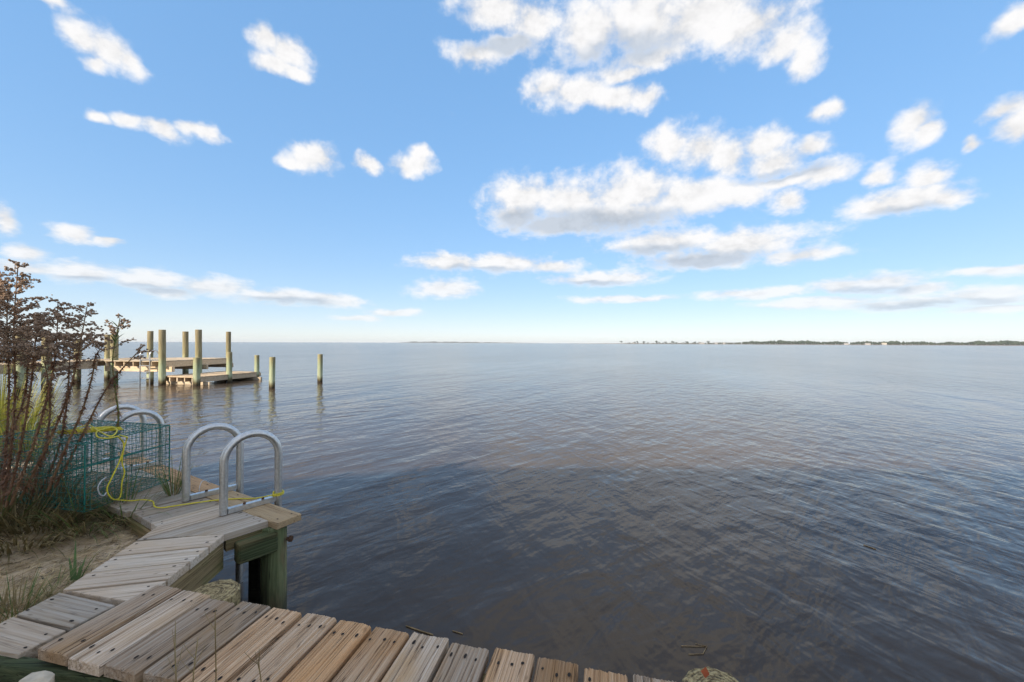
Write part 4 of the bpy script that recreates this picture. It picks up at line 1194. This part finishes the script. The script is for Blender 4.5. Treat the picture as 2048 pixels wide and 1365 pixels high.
goldenrod([(232, 875), (237, 830), (229, 770), (226, 710), (240, 636)], 2.75, 'greenish goldenrod standing before the paired dock pilings', 0.22, 0.5, True, 7, 0.9, 1)
goldenrod([(110, 975), (160, 880), (200, 800), (232, 752), (285, 694)], 2.45, 'thin bare goldenrod branch slanting far to the right', 0.16, 0.9, seed=8, bushy=0.45, side=1)
goldenrod([(60, 1000), (90, 900), (100, 820), (96, 760), (84, 705)], 2.5, 'short goldenrod with withered leaves behind the leaning stems', 0.3, 1.3, seed=9, bushy=0.9)
goldenrod([(70, 1010), (115, 905), (132, 820), (138, 750), (141, 690)], 2.55, 'slender seeded goldenrod behind the round-headed one', 0.26, 1.2, seed=10, bushy=0.8)
goldenrod([(-5, 1005), (10, 900), (48, 800), (55, 720), (52, 650)], 2.6, 'goldenrod with reddish withered leaves behind the tallest stem', 0.35, 1.2, seed=11, bushy=1.2)

# ------------------------------------------------------------------ small things
def stalk(pts, label, seed):
    q = MB(); P = bez([at(px, py, z) for px, py, z in pts], 18)
    q.tube(P, [0.0016] * (len(P) - 3) + [0.0012, 0.0009, 0.0006], 5)
    rs = random.Random(seed)
    for _ in range(3):
        i = rs.randrange(5, len(P) - 4); d = Vector((rs.uniform(-1, 1), rs.uniform(-0.4, 0.4), 0.9)).normalized()
        q.tube([P[i], P[i] + d * 0.03, P[i] + d * 0.055 + Vector((0, 0, 0.008))], [0.0010, 0.0008, 0.0005], 4)
    tag(q.build('dry_stalk', M_GRASSDRY), label, 'stalk', 'dry stalks before the grooved planks')
stalk([(352, 1385, 0.66), (352, 1350, 0.74), (350, 1300, 0.80), (351, 1242, 0.86)], 'dry thin stalk with a bent tip, leftmost before the grooved planks', 1)
stalk([(385, 1390, 0.66), (388, 1340, 0.74), (393, 1300, 0.79), (396, 1275, 0.82)], 'short dark forked stalk before the grooved planks', 2)
stalk([(432, 1390, 0.66), (432, 1340, 0.76), (431, 1280, 0.84), (430, 1225, 0.90)], 'tallest straight straw stalk before the grooved planks', 3)
stalk([(525, 1395, 0.68), (522, 1360, 0.74), (518, 1330, 0.78), (519, 1308, 0.80)], 'rightmost small straw stalk before the grooved planks', 4)
q = MB(); a, b = at(-40, 1338, 0.60), at(235, 1378, 0.60)
q.bar(a, b, 0.045, 0.09)
rail = tag(q.build('green_timber', M_GREENBEAM), 'green stained timber lying at the bottom left corner', 'timber')
bv = rail.modifiers.new('edge', 'BEVEL'); bv.width = 0.01; bv.segments = 2
q = MB(); c = at(68, 1374, 0.66); rs = random.Random(2)
bm = bmesh.new(); bmesh.ops.create_icosphere(bm, subdivisions=2, radius=1.0); bm.verts.index_update()
q.add([Vector((v.co.x * 0.05, v.co.y * 0.04, v.co.z * 0.035)) * rs.uniform(0.85, 1.12) for v in bm.verts], [tuple(v.index for v in f.verts) for f in bm.faces]); bm.free()
tag(q.build('stone', M_STONE, None, c), 'pale stone at the bottom left corner by the green timber', 'stone')
def floating(pts, label, r=0.0022):
    q = MB(); q.tube([at(px, py, 0.004) for px, py in pts], r, 5, smooth=False)
    tag(q.build('floating_reed', M_STRAW), label, 'reed', 'bits of reed floating on the water')
floating([(1362, 1292), (1394, 1293), (1414, 1293), (1406, 1308), (1377, 1309)], 'bent straw reed floating above the yellowish sawn-off piling')
floating([(1391, 1288), (1414, 1293)], 'short reed crossing the bent floating one', 0.0018)
floating([(1727, 1090), (1752, 1099)], 'small reed floating far right on the brown water', 0.004)
floating([(812, 1252), (840, 1262), (866, 1270)], 'brown twig floating against the plank ends', 0.004)
floating([(905, 1262), (925, 1268)], 'tiny reed floating beside the brown twig', 0.003)

# ------------------------------------------------------------------ haze
m = bpy.data.materials.new('thin_sea_haze'); m.use_nodes = True
N, L = m.node_tree.nodes, m.node_tree.links; N.clear()
out = N.new('ShaderNodeOutputMaterial'); vol = N.new('ShaderNodeVolumePrincipled')
vol.inputs['Color'].default_value = (0.86, 0.91, 0.96, 1); vol.inputs['Density'].default_value = 0.00015; vol.inputs['Anisotropy'].default_value = 0.0
L.new(vol.outputs[0], out.inputs['Volume'])
q = MB(); q.box((0, 0, 11.5), (9400, 9400, 27.0))
tag(q.build('haze', m), 'thin pale haze over the water', 'haze', kind='stuff')
